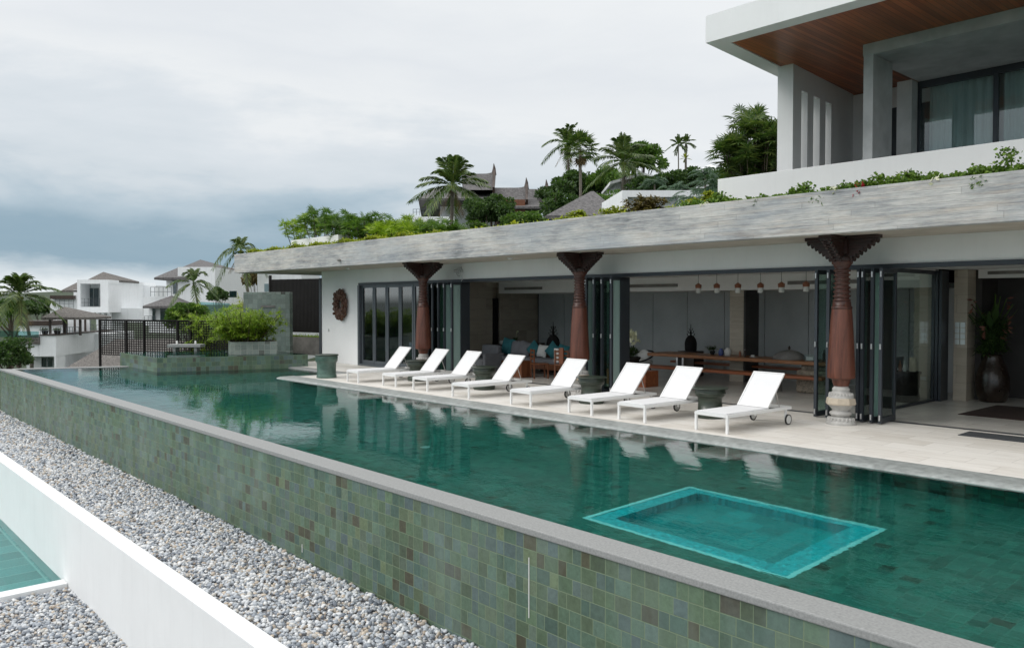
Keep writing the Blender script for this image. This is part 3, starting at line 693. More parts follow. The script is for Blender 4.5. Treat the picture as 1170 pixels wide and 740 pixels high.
# deck
def deck():
    poly = [(-22.36, 11.56), (3.2, 11.56), (3.2, 15.28), (-28.0, 15.28), (-28.0, 13.42), (-22.36, 13.42)]
    d = MB().prism(poly, -.2, 0.0); struct('deck', d, 'deck')
    struct('deck_foundation', MB().prism([(-22.3, 11.3), (3.1, 11.3), (3.1, 15.2), (-28, 15.2), (-28, 13.2), (-22.3, 13.2)], -2.2, -.2), 'tile_inside')
    # rounded granite nosing along the water
    prof = [(11.56, -.19), (11.56, .001), (11.13, -.004), (11.05, -.018), (11.0, -.04), (10.985, -.08), (11.02, -.14), (11.1, -.19)]
    n = MB().extr(prof, 'x', -22.78, 3.2); struct('deck_edge', n, 'granite_dk')
    prof = [(-22.36, -.19), (-22.36, .001), (-22.66, -.004), (-22.75, -.02), (-22.8, -.06), (-22.8, -.19)]
    struct('deck_side_edge', MB().extr(prof, 'y', 11.562, 13.1), 'granite_dk')
    prof = [(13.42, -.19), (13.42, .001), (13.14, -.004), (13.06, -.03), (13.04, -.19)]
    struct('rear_pool_edge', MB().extr(prof, 'x', -28.3, -22.362), 'granite')
deck()

# raised spa
def spa():
    A, B, C, D = (-31.6, 9.14), (-27.45, 9.07), (-25.9, 13.70), (-30.1, 13.76)
    t = thing('raised_spa', 'raised square spa pool tiled in green stone beyond the pool end', 'spa', (B[0], B[1], -2.75), math.atan2(C[1] - B[1], C[0] - B[0]))
    inv = t.matrix_basis.inverted()
    loc = [tuple((inv @ Vector((p[0], p[1], 0)))[:2]) for p in (A, B, C, D)]
    def inset(k):
        c = np.mean(np.array(loc), axis=0); return [tuple(c + (np.array(p) - c) * (1 - k)) for p in loc]
    # walls in the spa's own frame so the tile grid runs along its faces
    o1, o2 = loc, inset(.09)
    mb = MB()
    for i in range(4):
        j = (i + 1) % 4; mb.prism([o1[i], o1[j], o2[j], o2[i]], 0, 3.165)
    mb.build('tiled_wall', 'tile_wall', t)
    mb = MB(); mb.raw([(x, y, 2.4) for x, y in o2], [(0, 1, 2, 3)]); mb.build('spa_floor', 'tile_floor', t)
    mb = MB(); mb.raw([(x, y, 3.17) for x, y in inset(.004)], [(0, 1, 2, 3)]); w = mb.build('spa_water', 'water_spa', t)
    return t
spa()

# ---------------------------------------------------------------- gravel strip, lower garden, white beam wall
def pebbles(name, x0, x1, y0, y1, z, dens, size, seed, hh=0.0):
    rng = np.random.default_rng(seed); n = int((x1 - x0) * (y1 - y0) * dens)
    # icosphere template
    import bmesh
    bm = bmesh.new(); bmesh.ops.create_icosphere(bm, subdivisions=2, radius=1.0); T = np.array([v.co[:] for v in bm.verts]); F = np.array([[v.index for v in f.verts] for f in bm.faces]); bm.free()
    P = np.stack([rng.uniform(x0, x1, n), rng.uniform(y0, y1, n), np.zeros(n)], 1)
    s = size * rng.uniform(.55, 1.25, n) ** 1.2
    # pile: random small heights plus slow undulation
    P[:, 2] = z + rng.uniform(-.02, .03, n) + hh * (np.sin(P[:, 0] * 1.7) * np.cos(P[:, 1] * 2.3 + P[:, 0]))
    sc = np.stack([rng.uniform(.8, 1.35, n), rng.uniform(.7, 1.1, n), rng.uniform(.45, .8, n)], 1) * s[:, None]
    q = norm(rng.normal(size=(n, 4)) * np.array([1.6, .35, .35, 1.2])); w, x, y, zz = q.T
    Rm = np.stack([1 - 2 * (y * y + zz * zz), 2 * (x * y - zz * w), 2 * (x * zz + y * w), 2 * (x * y + zz * w), 1 - 2 * (x * x + zz * zz), 2 * (y * zz - x * w), 2 * (x * zz - y * w), 2 * (y * zz + x * w), 1 - 2 * (x * x + y * y)], 1).reshape(-1, 3, 3)
    tv = T[None] * (1 + .10 * np.sin(T[None] * rng.uniform(1.5, 3, (n, 1, 3)) + rng.uniform(0, 6, (n, 1, 3))))
    V = np.einsum('nij,nkj->nki', Rm, tv * sc[:, None, :]) + P[:, None, :]
    F = (F[None] + (np.arange(n) * len(T))[:, None, None]).reshape(-1, 3)
    o = np_mesh(name, V.reshape(-1, 3), F, 'pebble', smooth=True); tag(o, kind='stuff'); return o
g1 = pebbles('river_pebbles', -20, -5.2, 3.93, 5.47, -1.50, 880, .028, 3, .010)
tag(g1, 'grey and white river pebbles filling the strip along the tiled pool wall', 'gravel')
g2 = pebbles('river_pebbles', -33, -20, 3.93, 5.47, -1.50, 480, .036, 4, .010)
tag(g2, 'far stretch of river pebbles where the tiled pool wall meets its corner', 'gravel')
g3 = pebbles('river_pebbles', -15.75, -8.5, .9, 3.68, -2.84, 620, .032, 5, .012)
tag(g3, 'grey river pebbles in the lower garden under the white wall', 'gravel')
struct('gravel_bed', MB().box(-34, 3, 3.921, 5.5, -4.5, -1.515), 'gravel_base')
struct('lower_gravel_bed', MB().box(-15.78, 3, -6, 3.66, -4.5, -2.855), 'gravel_base')
wl = tag(MB().box(-42, 3.2, 3.66, 3.92, -4.5, -1.45).build('retaining_wall', 'white', bevel=.008), 'long low white rendered wall edging the pebble strip in the foreground', 'wall')
def lower_pool():
    t = thing('lower_pool', 'lower teal swimming pool with white rim beside the long white wall', 'pool', (-20, 0, -3.3))
    MB().box(-16.1, -15.8, -6, 3.655, -4.3, -2.75).build('rim', 'white', t, True, bevel=.006)
    MB().raw([(-40, -8, -3.5), (-16.1, -8, -3.5), (-16.1, 3.66, -3.5), (-40, 3.66, -3.5)], [(0, 1, 2, 3)]).build('basin_floor', 'tile_lower', t, True)
    struct('lower_pool_water', MB().raw([(-40, -8, -2.80), (-16.1, -8, -2.80), (-16.1, 3.655, -2.80), (-40, 3.655, -2.80)], [(0, 1, 2, 3)]), 'water_low')
lower_pool()
# ---------------------------------------------------------------- main building, ground floor
ZS, ZR = 3.41, 4.15          # soffit and fascia top
HB = 2.86                    # underside of the door header
XR = 3.2
def pavilion():
    t = thing('pool_pavilion', 'long concrete roofed living pavilion opening onto the pool deck', 'building', (-12, 15.3, 0))
    B = lambda: MB()
    # roof: front fascia upstand, soffit slab
    B().prism([(-31.05, 13.25), (XR, 13.45), (XR, 13.67), (-31.05, 13.47)], ZS, ZR).build('fascia', 'board', t, True, bevel=.01)
    B().prism([(-31.05, 13.474), (-30.8, 13.474), (-30.8, 22), (-31.05, 22)], ZS, ZR).build('side_fascia', 'board', t, True)
    B().prism([(-30.8, 13.48), (XR, 13.68), (XR, 22), (-30.8, 22)], ZS + .02, ZS + .3).build('roof_slab', 'soffit', t, True)
    B().box(-30.79, XR, 13.7, 22, ZS + .3, ZR - .12).build('roof_soil', 'soil', t, True)
    # front wall: white header band over the openings and the solid bay at the west end
    w = B(); w.box(-27.8, XR, 15.3, 15.55, 2.945, ZS + .018); w.box(-27.8, -25.12, 15.3, 15.55, 0, 2.945); w.build('front_wall', 'white', t, True)
    B().box(-25.12, XR, 15.275, 15.5, HB, 2.943).build('door_header', 'frame', t, True)
    B().box(-27.95, -27.80, 15.26, 15.56, 0, 3.18).build('corner_post', 'frame', t, True)
    B().box(-19.0, XR, 15.33, 15.45, .002, .006).build('door_track', 'frame', t, True)
    # inside
    B().box(-27.8, XR, 15.285, 22, -.2, .001).build('interior_floor', 'floor_in', t, True)
    B().box(-27.8, -7.16, 15.56, 19.5, 2.98, 3.1).build('ceiling', 'ceiling', t, True)
    B().box(-7.05, XR, 15.56, 20.4, 2.98, 3.1).build('entry_ceiling', 'ceiling', t, True)
    B().box(-22.3, -7.16, 19.5, 19.7, 2.58, 3.2).build('ceiling_bulkhead', 'ceiling', t, True)
    B().box(-22.3, -7.16, 19.702, 21.5, 2.58, 2.7).build('rear_ceiling', 'ceiling', t, True)
    B().box(-6.5, XR, 20.2, 20.4, 2.78, 3.2).build('entry_bulkhead', 'ceiling', t, True)
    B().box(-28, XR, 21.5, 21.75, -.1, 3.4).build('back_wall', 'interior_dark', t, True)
    p = B()
    for i in range(11):
        x0 = -22.2 + i * 1.37; p.box(x0 + .01, x0 + 1.36, 21.44, 21.498, 0, 2.58)
    p.build('back_wall_panels', 'panel_grey', t, True)
    # west side wall of the living room in travertine, with a dark niche
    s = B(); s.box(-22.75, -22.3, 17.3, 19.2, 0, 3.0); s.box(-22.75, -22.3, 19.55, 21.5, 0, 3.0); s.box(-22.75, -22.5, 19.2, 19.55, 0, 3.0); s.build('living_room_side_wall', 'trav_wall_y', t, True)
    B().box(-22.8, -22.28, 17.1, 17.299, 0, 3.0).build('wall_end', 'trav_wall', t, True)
    B().box(-22.49, -22.32, 19.25, 19.5, .35, 2.4).build('niche_panel', 'black', t, True)
    B().box(-28.0, -27.8, 15.56, 21.5, 0, ZS).build('west_wall', 'white', t, True)
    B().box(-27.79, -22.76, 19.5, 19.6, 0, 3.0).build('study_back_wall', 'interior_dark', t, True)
    # piers
    for (x0, x1, y0, y1) in ((-12.86, -12.42, 20.0, 20.7), (-7.72, -7.25, 19.75, 20.15), (-6.86, -6.58, 19.78, 20.3)):
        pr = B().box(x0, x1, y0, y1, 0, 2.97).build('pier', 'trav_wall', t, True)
    B().box(-12.415, -12.36, 20.0, 20.7, 0, 2.575).build('pier_side', 'interior_dark', t, True)
    # entrance hall
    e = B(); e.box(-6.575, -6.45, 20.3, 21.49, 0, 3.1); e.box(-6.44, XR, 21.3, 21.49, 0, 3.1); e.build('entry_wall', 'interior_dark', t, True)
    e = B()
    for k in range(6): e.box(-4.9 + k * 1.2, -3.75 + k * 1.2, 21.2, 21.29, 0, 2.6)
    e.build('entry_door', 'dark_wood', t, True)
    B().box(-.0, .15, 15.56, 21.2, 0, 3.0).build('entry_side_wall', 'white', t, True)
    B().box(XR - .1, XR, 13.7, 22, 0, 4).build('east_wall', 'white', t, True)
    # ceiling grilles
    for (x0, x1) in ((-21.95, -20.0), (-16.4, -14.3), (-10.8, -8.9)):
        g = B()
        g.box(x0, x1, 19.47, 19.495, 2.7, 2.79); g.build('air_grille', 'concrete_dark', t, True)
    g = B().box(-6.3, -2.2, 20.17, 20.195, 2.86, 2.93).build('air_grille', 'concrete_dark', t, True)
    # wall controls on the hall pier
    for r in range(4):
        for c in range(2):
            B().box(-6.83 + c * .12, -6.73 + c * .12, 19.755, 19.777, 1.28 + r * .13, 1.39 + r * .13).build('switch_plate', 'steel', t, True)
    for z in (.42, 1.35, 1.45): B().box(-7.55, -7.43, 19.73, 19.748, z, z + .08).build('power_socket', 'ceramic', t, True)
    B().box(-27.3, -27.24, 15.28, 15.298, 1.15, 1.25).build('outdoor_socket', 'steel', t, True)
    # spout in the fascia
    B().tube([(-22.95, 13.33, 3.60), (-22.95, 13.2, 3.6)], .045, 10).build('drain_spout', 'concrete_dark', t, True)
    for x in (-24.3, -16.0): B().lathe([(-.05, .05), (-.02, .085), (0, .09)], (x, 14.4, ZS + .018), 14).build('soffit_lamp', 'ceramic', t, True)
    return t
pav = pavilion()

# glass bay at the west end (closed folding door)
def pane_leaf(t, x0, x1, y, z0, z1, fw=.055, gl='glass', fm='frame', nm='door_leaf'):
    mb = MB(); mb.box(x0, x0 + fw, y, y + .06, z0, z1); mb.box(x1 - fw, x1, y, y + .06, z0, z1)
    mb.box(x0 + fw, x1 - fw, y, y + .06, z0, z0 + fw * 1.6); mb.box(x0 + fw, x1 - fw, y, y + .06, z1 - fw * 1.2, z1)
    f = mb.build(nm, fm, t, True); g = MB().box(x0 + fw, x1 - fw, y + .025, y + .033, z0 + fw * 1.6, z1 - fw * 1.2).build('glass_pane', gl, f)
    # pane shares the leaf's own frame of reference
    inv = t.matrix_basis.inverted(); g.data.transform(inv); return f
def west_bay():
    t = thing('glass_folding_door', 'closed wall of grey framed glass door leaves beside the white wall ornament', 'door', (-23, 15.3, 0))
    MB().box(-25.118, -20.5, 15.24, 15.5, .002, .07).build('sill', 'frame_grey', t, True)
    MB().box(-25.118, -25.0, 15.24, 15.52, .07, 2.857).build('jamb', 'frame_grey', t, True)
    xs = [-25.0, -24.17, -23.36, -22.56, -21.78, -21.0]
    for a, b in zip(xs[:-1], xs[1:]): pane_leaf(t, a + .01, b - .01, 15.33, .07, 2.857, .08, 'glass_dark', 'frame_grey')
west_bay()

def folded(xs, label, y0=14.78, y1=15.5, jit=1.0, teal=(), wide=.37):
    xm = sum(xs) / len(xs); t = thing('folding_door', label, 'door', (xm, 15.2, 0), 0, 'folded glass doors stacked beside the columns')
    for i, x in enumerate(xs):
        mb = MB(); a = R((-3 if i % 2 else 3) * jit); d = Vector((math.sin(a), math.cos(a), 0)); nx = Vector((math.cos(a), -math.sin(a), 0)); L = y1 - y0; o = Vector((x, y0, 0)); Z = Vector((0, 0, 1)); th = .03; f = .06; z0, z1 = .02, 2.85
        def bx(s0, s1, a0, a1, hh, m_=None):
            c = o + d * ((s0 + s1) / 2) + Z * ((a0 + a1) / 2); (m_ or mb).obox(c, (d, nx, Z), ((s1 - s0) / 2, hh, (a1 - a0) / 2))
        fb = wide if i in teal else f; bx(0, f, z0, z1, th); bx(L - fb, L, z0, z1, th); bx(f, L - f, z0, z0 + .1, th); bx(f, L - f, z1 - .08, z1, th)  # widened rear stile also stands in for a dark reflection on the pane
        fr = mb.build('door_leaf', 'frame', t, True)
        g = MB(); bx(f, L - f, z0 + .1, z1 - .08, .006, g); go = g.build('glass_pane', 'glass_teal' if (i in teal) else 'glass_green', fr); go.data.transform(t.matrix_basis.inverted())
        h = MB()
        for z in (.12, 1.42, 2.74): h.tube([o + Z * (z - .05) - d * .012, o + Z * (z + .05) - d * .012], .018, 8)
        ho = h.build('hinge', 'steel', fr); ho.data.transform(t.matrix_basis.inverted())
    return t
folded([-20.02, -19.72, -19.42, -19.05], 'folded glass door stack beside the carved column nearest the wall ornament', teal=(2, 3))
folded([-13.62, -13.36, -13.1, -12.8], 'folded glass door stack beside the middle carved column', teal=(0, 3))
folded([-7.60, -7.36], 'pair of folded glass door leaves left of the nearest carved column')
folded([-6.78, -6.70, -6.52, -6.36], 'folded glass door stack right of the nearest carved column', teal=(0, 2))
def partition():
    t = thing('glass_partition', 'tall clear glass partition running back from the nearest door stack', 'partition', (-7.1, 17.4, 0))
    mb = MB(); mb.box(-7.14, -7.06, 15.51, 19.3, HB - .0, 2.945); mb.box(-7.14, -7.06, 15.51, 19.3, .003, .05); mb.build('rails', 'frame', t, True)
    for k in range(3):
        MB().box(-7.17 + .08 * k, -7.11 + .08 * k, 19.31, 19.72, .003, 2.945).build('stacked_leaf', 'frame', t, True)
    MB().box(-7.105, -7.095, 15.51, 19.3, .05, HB).build('glass_pane', 'glass', t, True)
partition()

# ---------------------------------------------------------------- carved columns
def column():
    t = thing('carved_column', 'red brown carved wooden column on pale stone foot nearest the camera', 'column', (-6.88, 14.35, 0), 0, 'carved wooden columns along the deck')
    b = MB(); b.lathe([(0, .265), (.03, .265), (.13, .18), (.15, .14)], seg=16, rot=R(22), smooth=False)
    b.lathe([(.15, .16), (.18, .19), (.21, .20), (.235, .17), (.25, .14)], seg=20); b.lathe([(.25, .14), (.28, .16), (.35, .22), (.36, .235)], seg=20, smooth=False)
    for k in range(20):
        a = k * math.pi / 10; b.ball((math.cos(a) * .215, math.sin(a) * .215, .085), .040, (.7, .7, 1.1), 6, 5)
    b.build('stone_foot', 'stone_base', t)
    MB().lathe([(.36, .255), (.385, .265), (.47, .25), (.485, .235)], seg=8, smooth=False, rot=R(14)).build('stone_slab', 'stone_cream', t)
    b = MB(); b.lathe([(.485, .22), (.52, .215), (.58, .17), (.61, .14), (.63, .155), (.66, .145), (.70, .11)], seg=24)
    for k in range(22):
        a = k * math.pi / 11; b.ball((math.cos(a) * .195, math.sin(a) * .195, .535), .034, (.7, .7, 1.3), 6, 5)
    b.build('stone_collar', 'stone_base', t)
    s = MB(); s.lathe([(.70, .13), (.73, .135), (.76, .15), (.80, .155), (.83, .17), (.84, .235), (.86, .242), (1.0, .240), (1.5, .215), (2.0, .184), (2.10, .172)], seg=32); s.build('shaft', 'column_wood', t); s = MB(); s.lathe([(2.10, .170), (2.11, .180), (2.15, .182), (2.16, .160), (2.24, .155)], seg=32)
    rings = []; z = 2.24
    while z < 2.86:
        k = .132 + .007 * math.sin(z * 9)
        rings += [(z, k - .012), (z + .012, k + .016), (z + .034, k + .016), (z + .046, k - .012)]; z += .0775
    s.lathe(rings + [(2.90, .145), (2.93, .18), (2.97, .185), (3.0, .16)], seg=32); s.build('neck', 'neck_wood', t)
    # bracket capital: two crossing stepped arms with hanging beads
    c = MB(); c.lathe([(2.98, .20), (3.02, .215), (3.06, .19)], seg=20)
    prof = []; n = 7
    for i in range(n):
        z0 = 3.0 + i * .052; w = .17 + .47 * ((i + 1) / n) ** 1.15; prof.append((z0, w))
    for ax in (0, 1):
        for (z0, w) in prof:
            hw = .09 if w < .6 else .10; x, y = (w, hw) if ax == 0 else (hw, w)
            e = .0015 * ax
            c.box(-x, x, -y, y, z0 + e, z0 + .0505 + e)
            for sg in (-1, 1):
                for q in (-.06, .06):
                    px_, py_ = (sg * (w - .02), q) if ax == 0 else (q, sg * (w - .02)); c.ball((px_, py_, z0 - .004), .032, seg=6, rings=5)
    c.box(-.16, .16, -.16, .16, 3.1, 3.366)
    c.box(-.67, .67, -.12, .12, 3.368, 3.425); c.box(-.12, .12, -.67, .67, 3.369, 3.4255)
    c.build('capital', 'carved_wood', t)
    return t
col0 = column()
dup(col0, (-13.42, 14.35, 0), 0, 'red brown carved wooden column in the middle of the three, behind a lounger')
dup(col0, (-19.88, 14.35, 0), 0, 'red brown carved wooden column in front of the closed glass doors')

# ---------------------------------------------------------------- wall ornament, lantern bracket
def ornament():
    nu, nv = 64, 14; V = []; rg = np.random.default_rng(5)
    ph = rg.uniform(0, 6.28, 12)
    for i in range(nu):
        a = 2 * math.pi * i / nu
        for j in range(nv):
            b = 2 * math.pi * j / nv
            bumpn = .10 * math.sin(7 * a + 3 * b + ph[0]) + .12 * math.sin(13 * a - 2 * b + ph[1]) + .10 * math.sin(5 * b + 9 * a)
            r = .135 * (1 + bumpn * 1.3); Rm = .245
            x = (Rm + r * math.cos(b)) * math.cos(a); z = (Rm * 1.5 + r * 1.45 * math.cos(b)) * math.sin(a); y = -.05 + r * .6 * math.sin(b)
            lob = 1 + .02 * math.sin(11 * a) + .02 * math.sin(17 * a + 1)
            V.append((x * lob * 1.18, y, z * lob * 1.02))
    F = [(i * nv + j, ((i + 1) % nu) * nv + j, ((i + 1) % nu) * nv + (j + 1) % nv, i * nv + (j + 1) % nv) for i in range(nu) for j in range(nv)]
    mb = MB(); mb.raw([(x - 26.25, y + 15.25, z + 2.17) for x, y, z in V], F, False)
    for k in range(70):
        a = rg.uniform(0, 6.28); q = rg.uniform(.55, .95); mb.ball((-26.25 + math.cos(a) * .42 * q, 15.13 + rg.uniform(-.03, .03), 2.17 + math.sin(a) * .56 * q), rg.uniform(.03, .06), (1, 1, rg.uniform(.6, 1.6)), 6, 5)
    o = mb.build('wall_ornament', 'orn_wood'); tag(o, 'oval carved brown wooden ornament with a hole, hung on the white wall', 'ornament')
ornament()
def bracket():
    mb = MB(); c = Vector((-19.2, 15.2, 3.15)); pts = []
    for k in range(22): a = k * .5; r = .17 - k * .006; pts.append(c + Vector((math.cos(a) * r, 0, math.sin(a) * r)))
    mb.tube(pts, .012, 6); mb.tube([c + Vector((0, .1, .17)), c + Vector((0, 0, .1)), c + Vector((-.2, 0, .08))], .012, 6); mb.ball(c + Vector((-.2, 0, .05)), .05, seg=10); mb.tube([c + Vector((.1, 0, -.05)), c + Vector((.16, 0, -.2)), c + Vector((.1, 0, -.27))], .01, 6)
    tag(mb.build('wall_light_bracket', 'steel'), 'small curled metal light bracket high on the white header beside the far column', 'wall light')
bracket()

# ---------------------------------------------------------------- sun loungers
def lounger():
    t = thing('sun_lounger', '', 'sun lounger', (0, 0, 0), 0, 'white sun loungers in a row along the deck')
    W2, L, h = .325, 1.93, .33; q = .022
    f = MB()
    for s in (-1, 1): f.box(s * W2 - q, s * W2 + q, 0, L, h - .06, h - .005)
    f.box(-W2 + q, W2 - q, 0, .045, h - .06, h - .005); f.box(-W2 + q, W2 - q, L - .045, L, h - .06, h - .005); f.box(-W2 + q, W2 - q, 1.18, 1.22, h - .055, h - .02)
    f.build('frame', 'lounger', t, bevel=.004)
    for s in (-1, 1):
        MB().box(s * W2 - q, s * W2 + q, .002, .046, 0, h - .061).build('leg', 'lounger', t, bevel=.003)
    for s in (-1, 1):
        g = MB(); g.box(s * (W2 - .005) - .015, s * (W2 - .005) + .015, 1.76, 1.80, .09, h - .061); lg = g.build('rear_leg', 'lounger', t)
        ty = MB(); x0 = s * (W2 + .045); prof = [(-.016, .078), (-.014, .095), (.014, .095), (.016, .078)]
        v = []; n = 22
        for (u, r) in prof:
            for k in range(n): a = 2 * math.pi * k / n; v.append((x0 + u, 1.78 + r * math.cos(a), .096 + r * math.sin(a)))
        ty.raw(v, [(i * n + k, i * n + (k + 1) % n, ((i + 1) % 4) * n + (k + 1) % n, ((i + 1) % 4) * n + k) for i in range(4) for k in range(n)], True)
        wheel = ty.build('wheel', 'rubber', t)
        hb = MB(); v = [(x0 + u, 1.78 + .078 * math.cos(2 * math.pi * k / n), .096 + .078 * math.sin(2 * math.pi * k / n)) for u in (-.012, .012) for k in range(n)]
        hb.raw(v, [tuple(range(n - 1, -1, -1)), tuple(range(n, 2 * n))] + [(k, (k + 1) % n, n + (k + 1) % n, n + k) for k in range(n)]); hb.build('hub', 'ceramic', wheel)
    s = MB(); s.box(-W2 + .012, W2 - .012, .012, 1.2, h - .003, h + .012); s.build('seat', 'sling', t, bevel=.004)
    b = MB(); p0 = Vector((0, 1.21, h + .01)); p1 = Vector((0, 1.73, h + .60)); d = (p1 - p0); nrm = d.cross(Vector((1, 0, 0))).normalized()
    b.obox((p0 + p1) / 2 + nrm * .002, ((1, 0, 0), d, nrm), (W2 - .026, d.length / 2 - .024, .006)); b.build('backrest', 'sling', t)
    bf = MB()
    for sg in (-1, 1): bf.obox((p0 + p1) / 2 + Vector((sg * (W2 - .013), 0, 0)), ((1, 0, 0), d, nrm), (.013, d.length / 2, .014))
    bf.obox(p1 - d.normalized() * .012, ((1, 0, 0), d, nrm), (W2 - .026, .012, .014)); bf.obox(p0 + d.normalized() * .012, ((1, 0, 0), d, nrm), (W2 - .026, .012, .014)); bf.build('backrest_frame', 'lounger', t)
    st = MB()
    for sg in (-1, 1): st.bar(Vector((sg * .27, 1.52, h + .33)), Vector((sg * .27, 1.66, h - .02)), .014)
    st.box(-.285, .285, 1.65, 1.67, h - .03, h - .01); st.build('backrest_support', 'steel', t)
    return t
L0 = lounger()
spots = [(-19.74, 11.80, -4, 'white sun lounger leftmost in the row, nearest the green ceramic drum'),
         (-18.10, 11.93, -3, 'white sun lounger second from the left, just right of the farthest side table'),
         (-16.69, 11.93, -3, 'white sun lounger third from the left, its head against a dark side table'),
         (-14.76, 11.70, -3, 'white sun lounger fourth from the left, just right of the second side table'),
         (-12.75, 11.76, -2, 'white sun lounger in front of the middle carved column'),
         (-10.98, 11.74, -3, 'white sun lounger just right of the side table by the middle door stack'),
         (-9.68, 11.76, -3, 'white sun lounger second from the right, before the nearest side table'),
         (-7.94, 11.78, -3.2, 'white sun lounger rightmost in the row with both wheels showing')]
for i, (x, y, a, lb) in enumerate(spots):
    if i == 0: o = L0; o.location = (x, y, .001); o.rotation_euler = (0, 0, R(a)); o['label'] = lb
    else: dup(L0, (x, y, .001), R(a), lb)

# ---------------------------------------------------------------- glazed drum side tables
def drum():
    t = thing('side_table', '', 'side table', (0, 0, 0), 0, 'dark green glazed drum side tables between the loungers')
    MB().lathe([(0, .27), (.03, .285), (.10, .285), (.125, .262), (.13, .235), (.33, .225), (.40, .24), (.415, .27), (.43, .285), (.53, .29), (.555, .28)], seg=36).build('drum_body', 'glaze', t)
    MB().lathe([(.558, .30), (.562, .345), (.578, .345), (.582, .335)], seg=40).build('table_top', 'glaze', t)
    MB().lathe([(.465, .286), (.472, .298), (.488, .298), (.495, .286)], seg=36, caps=False).build('raised_band', 'glaze', t); return t
T0 = drum()
for i, (x, y, lb) in enumerate([(-8.98, 13.30, 'dark green drum side table between the two rightmost loungers'),
        (-12.06, 13.28, 'dark green drum side table behind the third lounger from the right'),
        (-15.85, 13.36, 'dark green drum side table between the third and fourth loungers from the left'),
        (-18.92, 13.45, 'dark green drum side table nearest the closed glass doors')]):
    if i == 0: T0.location = (x, y, .001); T0['label'] = lb
    else: dup(T0, (x, y, .001), R(40 * i), lb)
def bigdrum():
    t = thing('garden_stool', 'tall sea green glazed ceramic drum at the left end of the deck', 'stool', (-21.5, 11.98, .001))
    MB().lathe([(0, .29), (.02, .30), (.08, .29), (.12, .275), (.16, .285), (.20, .275), (.42, .285), (.47, .30), (.50, .325), (.62, .33), (.66, .325)], seg=40).build('drum_body', 'glaze_lt', t)
    MB().lathe([(.66, .34), (.665, .355), (.69, .355), (.697, .33)], seg=40).build('rim', 'glaze', t)
bigdrum()
tag(MB().box(-4.96, -2.9, 14.55, 15.1, .001, .014).build('door_mat', 'mat', bevel=.004), 'charcoal door mat lying on the deck before the entrance hall', 'door mat')
tag(MB().prism([(-5.9, 17.3), (-3.2, 17.25), (-3.1, 19.4), (-5.85, 19.45)], .002, .014).build('rug', 'rug'), 'dark brown patterned rug on the entrance hall floor', 'rug')

# ---------------------------------------------------------------- interior furniture
def dining():
    t = thing('dining_table', 'long live edge timber dining table with steel legs', 'table', (-12.2, 19.5, 0))
    rg = np.random.default_rng(3); n = 26; top = []; x0, x1 = -15.0, -9.45
    xs = np.linspace(x0, x1, n); fr = [(x, 18.98 + .03 * math.sin(x * 2.1) + rg.uniform(-.015, .015)) for x in xs]; bk = [(x, 20.0 - .03 * math.sin(x * 1.3) + rg.uniform(-.015, .015)) for x in xs[::-1]]
    MB().prism(fr + bk, .665, .755).build('tabletop', 'table_wood', t, True, bevel=.012)
    for x in (-14.1, -13.9): MB().box(x - .03, x + .03, 19.2, 19.7, 0, .664).build('leg', 'steel', t, True)
    MB().box(-10.25, -9.45, 19.15, 19.85, 0, .664).build('stone_support', 'pebblewall', t, True, bevel=.05)
    t = thing('bench', 'long red timber bench in front of the dining table', 'bench', (-12.4, 18.4, 0))
    MB().box(-15.6, -9.2, 18.2, 18.62, .375, .45).build('seat', 'bench_wood', t, True, bevel=.01)
    for x in (-15.1, -14.75, -10.75, -10.45): MB().box(x - .025, x + .025, 18.25, 18.57, 0, .374).build('leg', 'steel', t, True)
    MB().box(-10.1, -9.25, 18.63, 19.1, 0, .56).build('stone_block', 'pebblewall', t, True, bevel=.06)
    t = thing('bench', 'long red timber bench on the far side of the dining table', 'bench', (-12.4, 20.6, 0))
    MB().box(-15.2, -9.6, 20.35, 20.75, .39, .45).build('seat', 'bench_wood', t, True)
    for x in (-14.8, -10.0): MB().box(x - .03, x + .03, 20.4, 20.7, 0, .389).build('leg', 'steel', t, True)
dining()
def lamps():
    P = [(-12.19, 2.645), (-11.64, 2.635), (-11.03, 2.625), (-10.41, 2.615), (-9.86, 2.62), (-9.24, 2.635)]
    lab = ['leftmost of the six small pendant lamps over the long table', 'second pendant lamp from the left over the long table', 'third pendant lamp from the left, hanging before the pale pier', 'fourth pendant lamp from the left over the long table', 'fifth pendant lamp from the left over the long table', 'rightmost of the six pendant lamps, in front of the ceiling grille']
    t0 = None
    for (x, z), lb in zip(P, lab):
        if t0 is None:
            t0 = thing('pendant_lamp', lb, 'pendant lamp', (x, 17.5, 2.62), 0, 'pendant lamps over the dining table')
            MB().lathe([(-.02, .075), (.06, .082), (.07, .075), (.095, .035), (.11, .018)], seg=18).build('lamp_cap', 'brass', t0)
            MB().lathe([(-.14, .055), (-.13, .068), (-.025, .070)], seg=18).build('glass_shade', 'ceramic', t0)
            MB().tube([(0, 0, .11), (0, 0, .36)], .005, 5).build('cord', 'black', t0)
        else: dup(t0, (x, 17.5, 2.62 + (z - 2.645) * .5), 0, lb)
lamps()
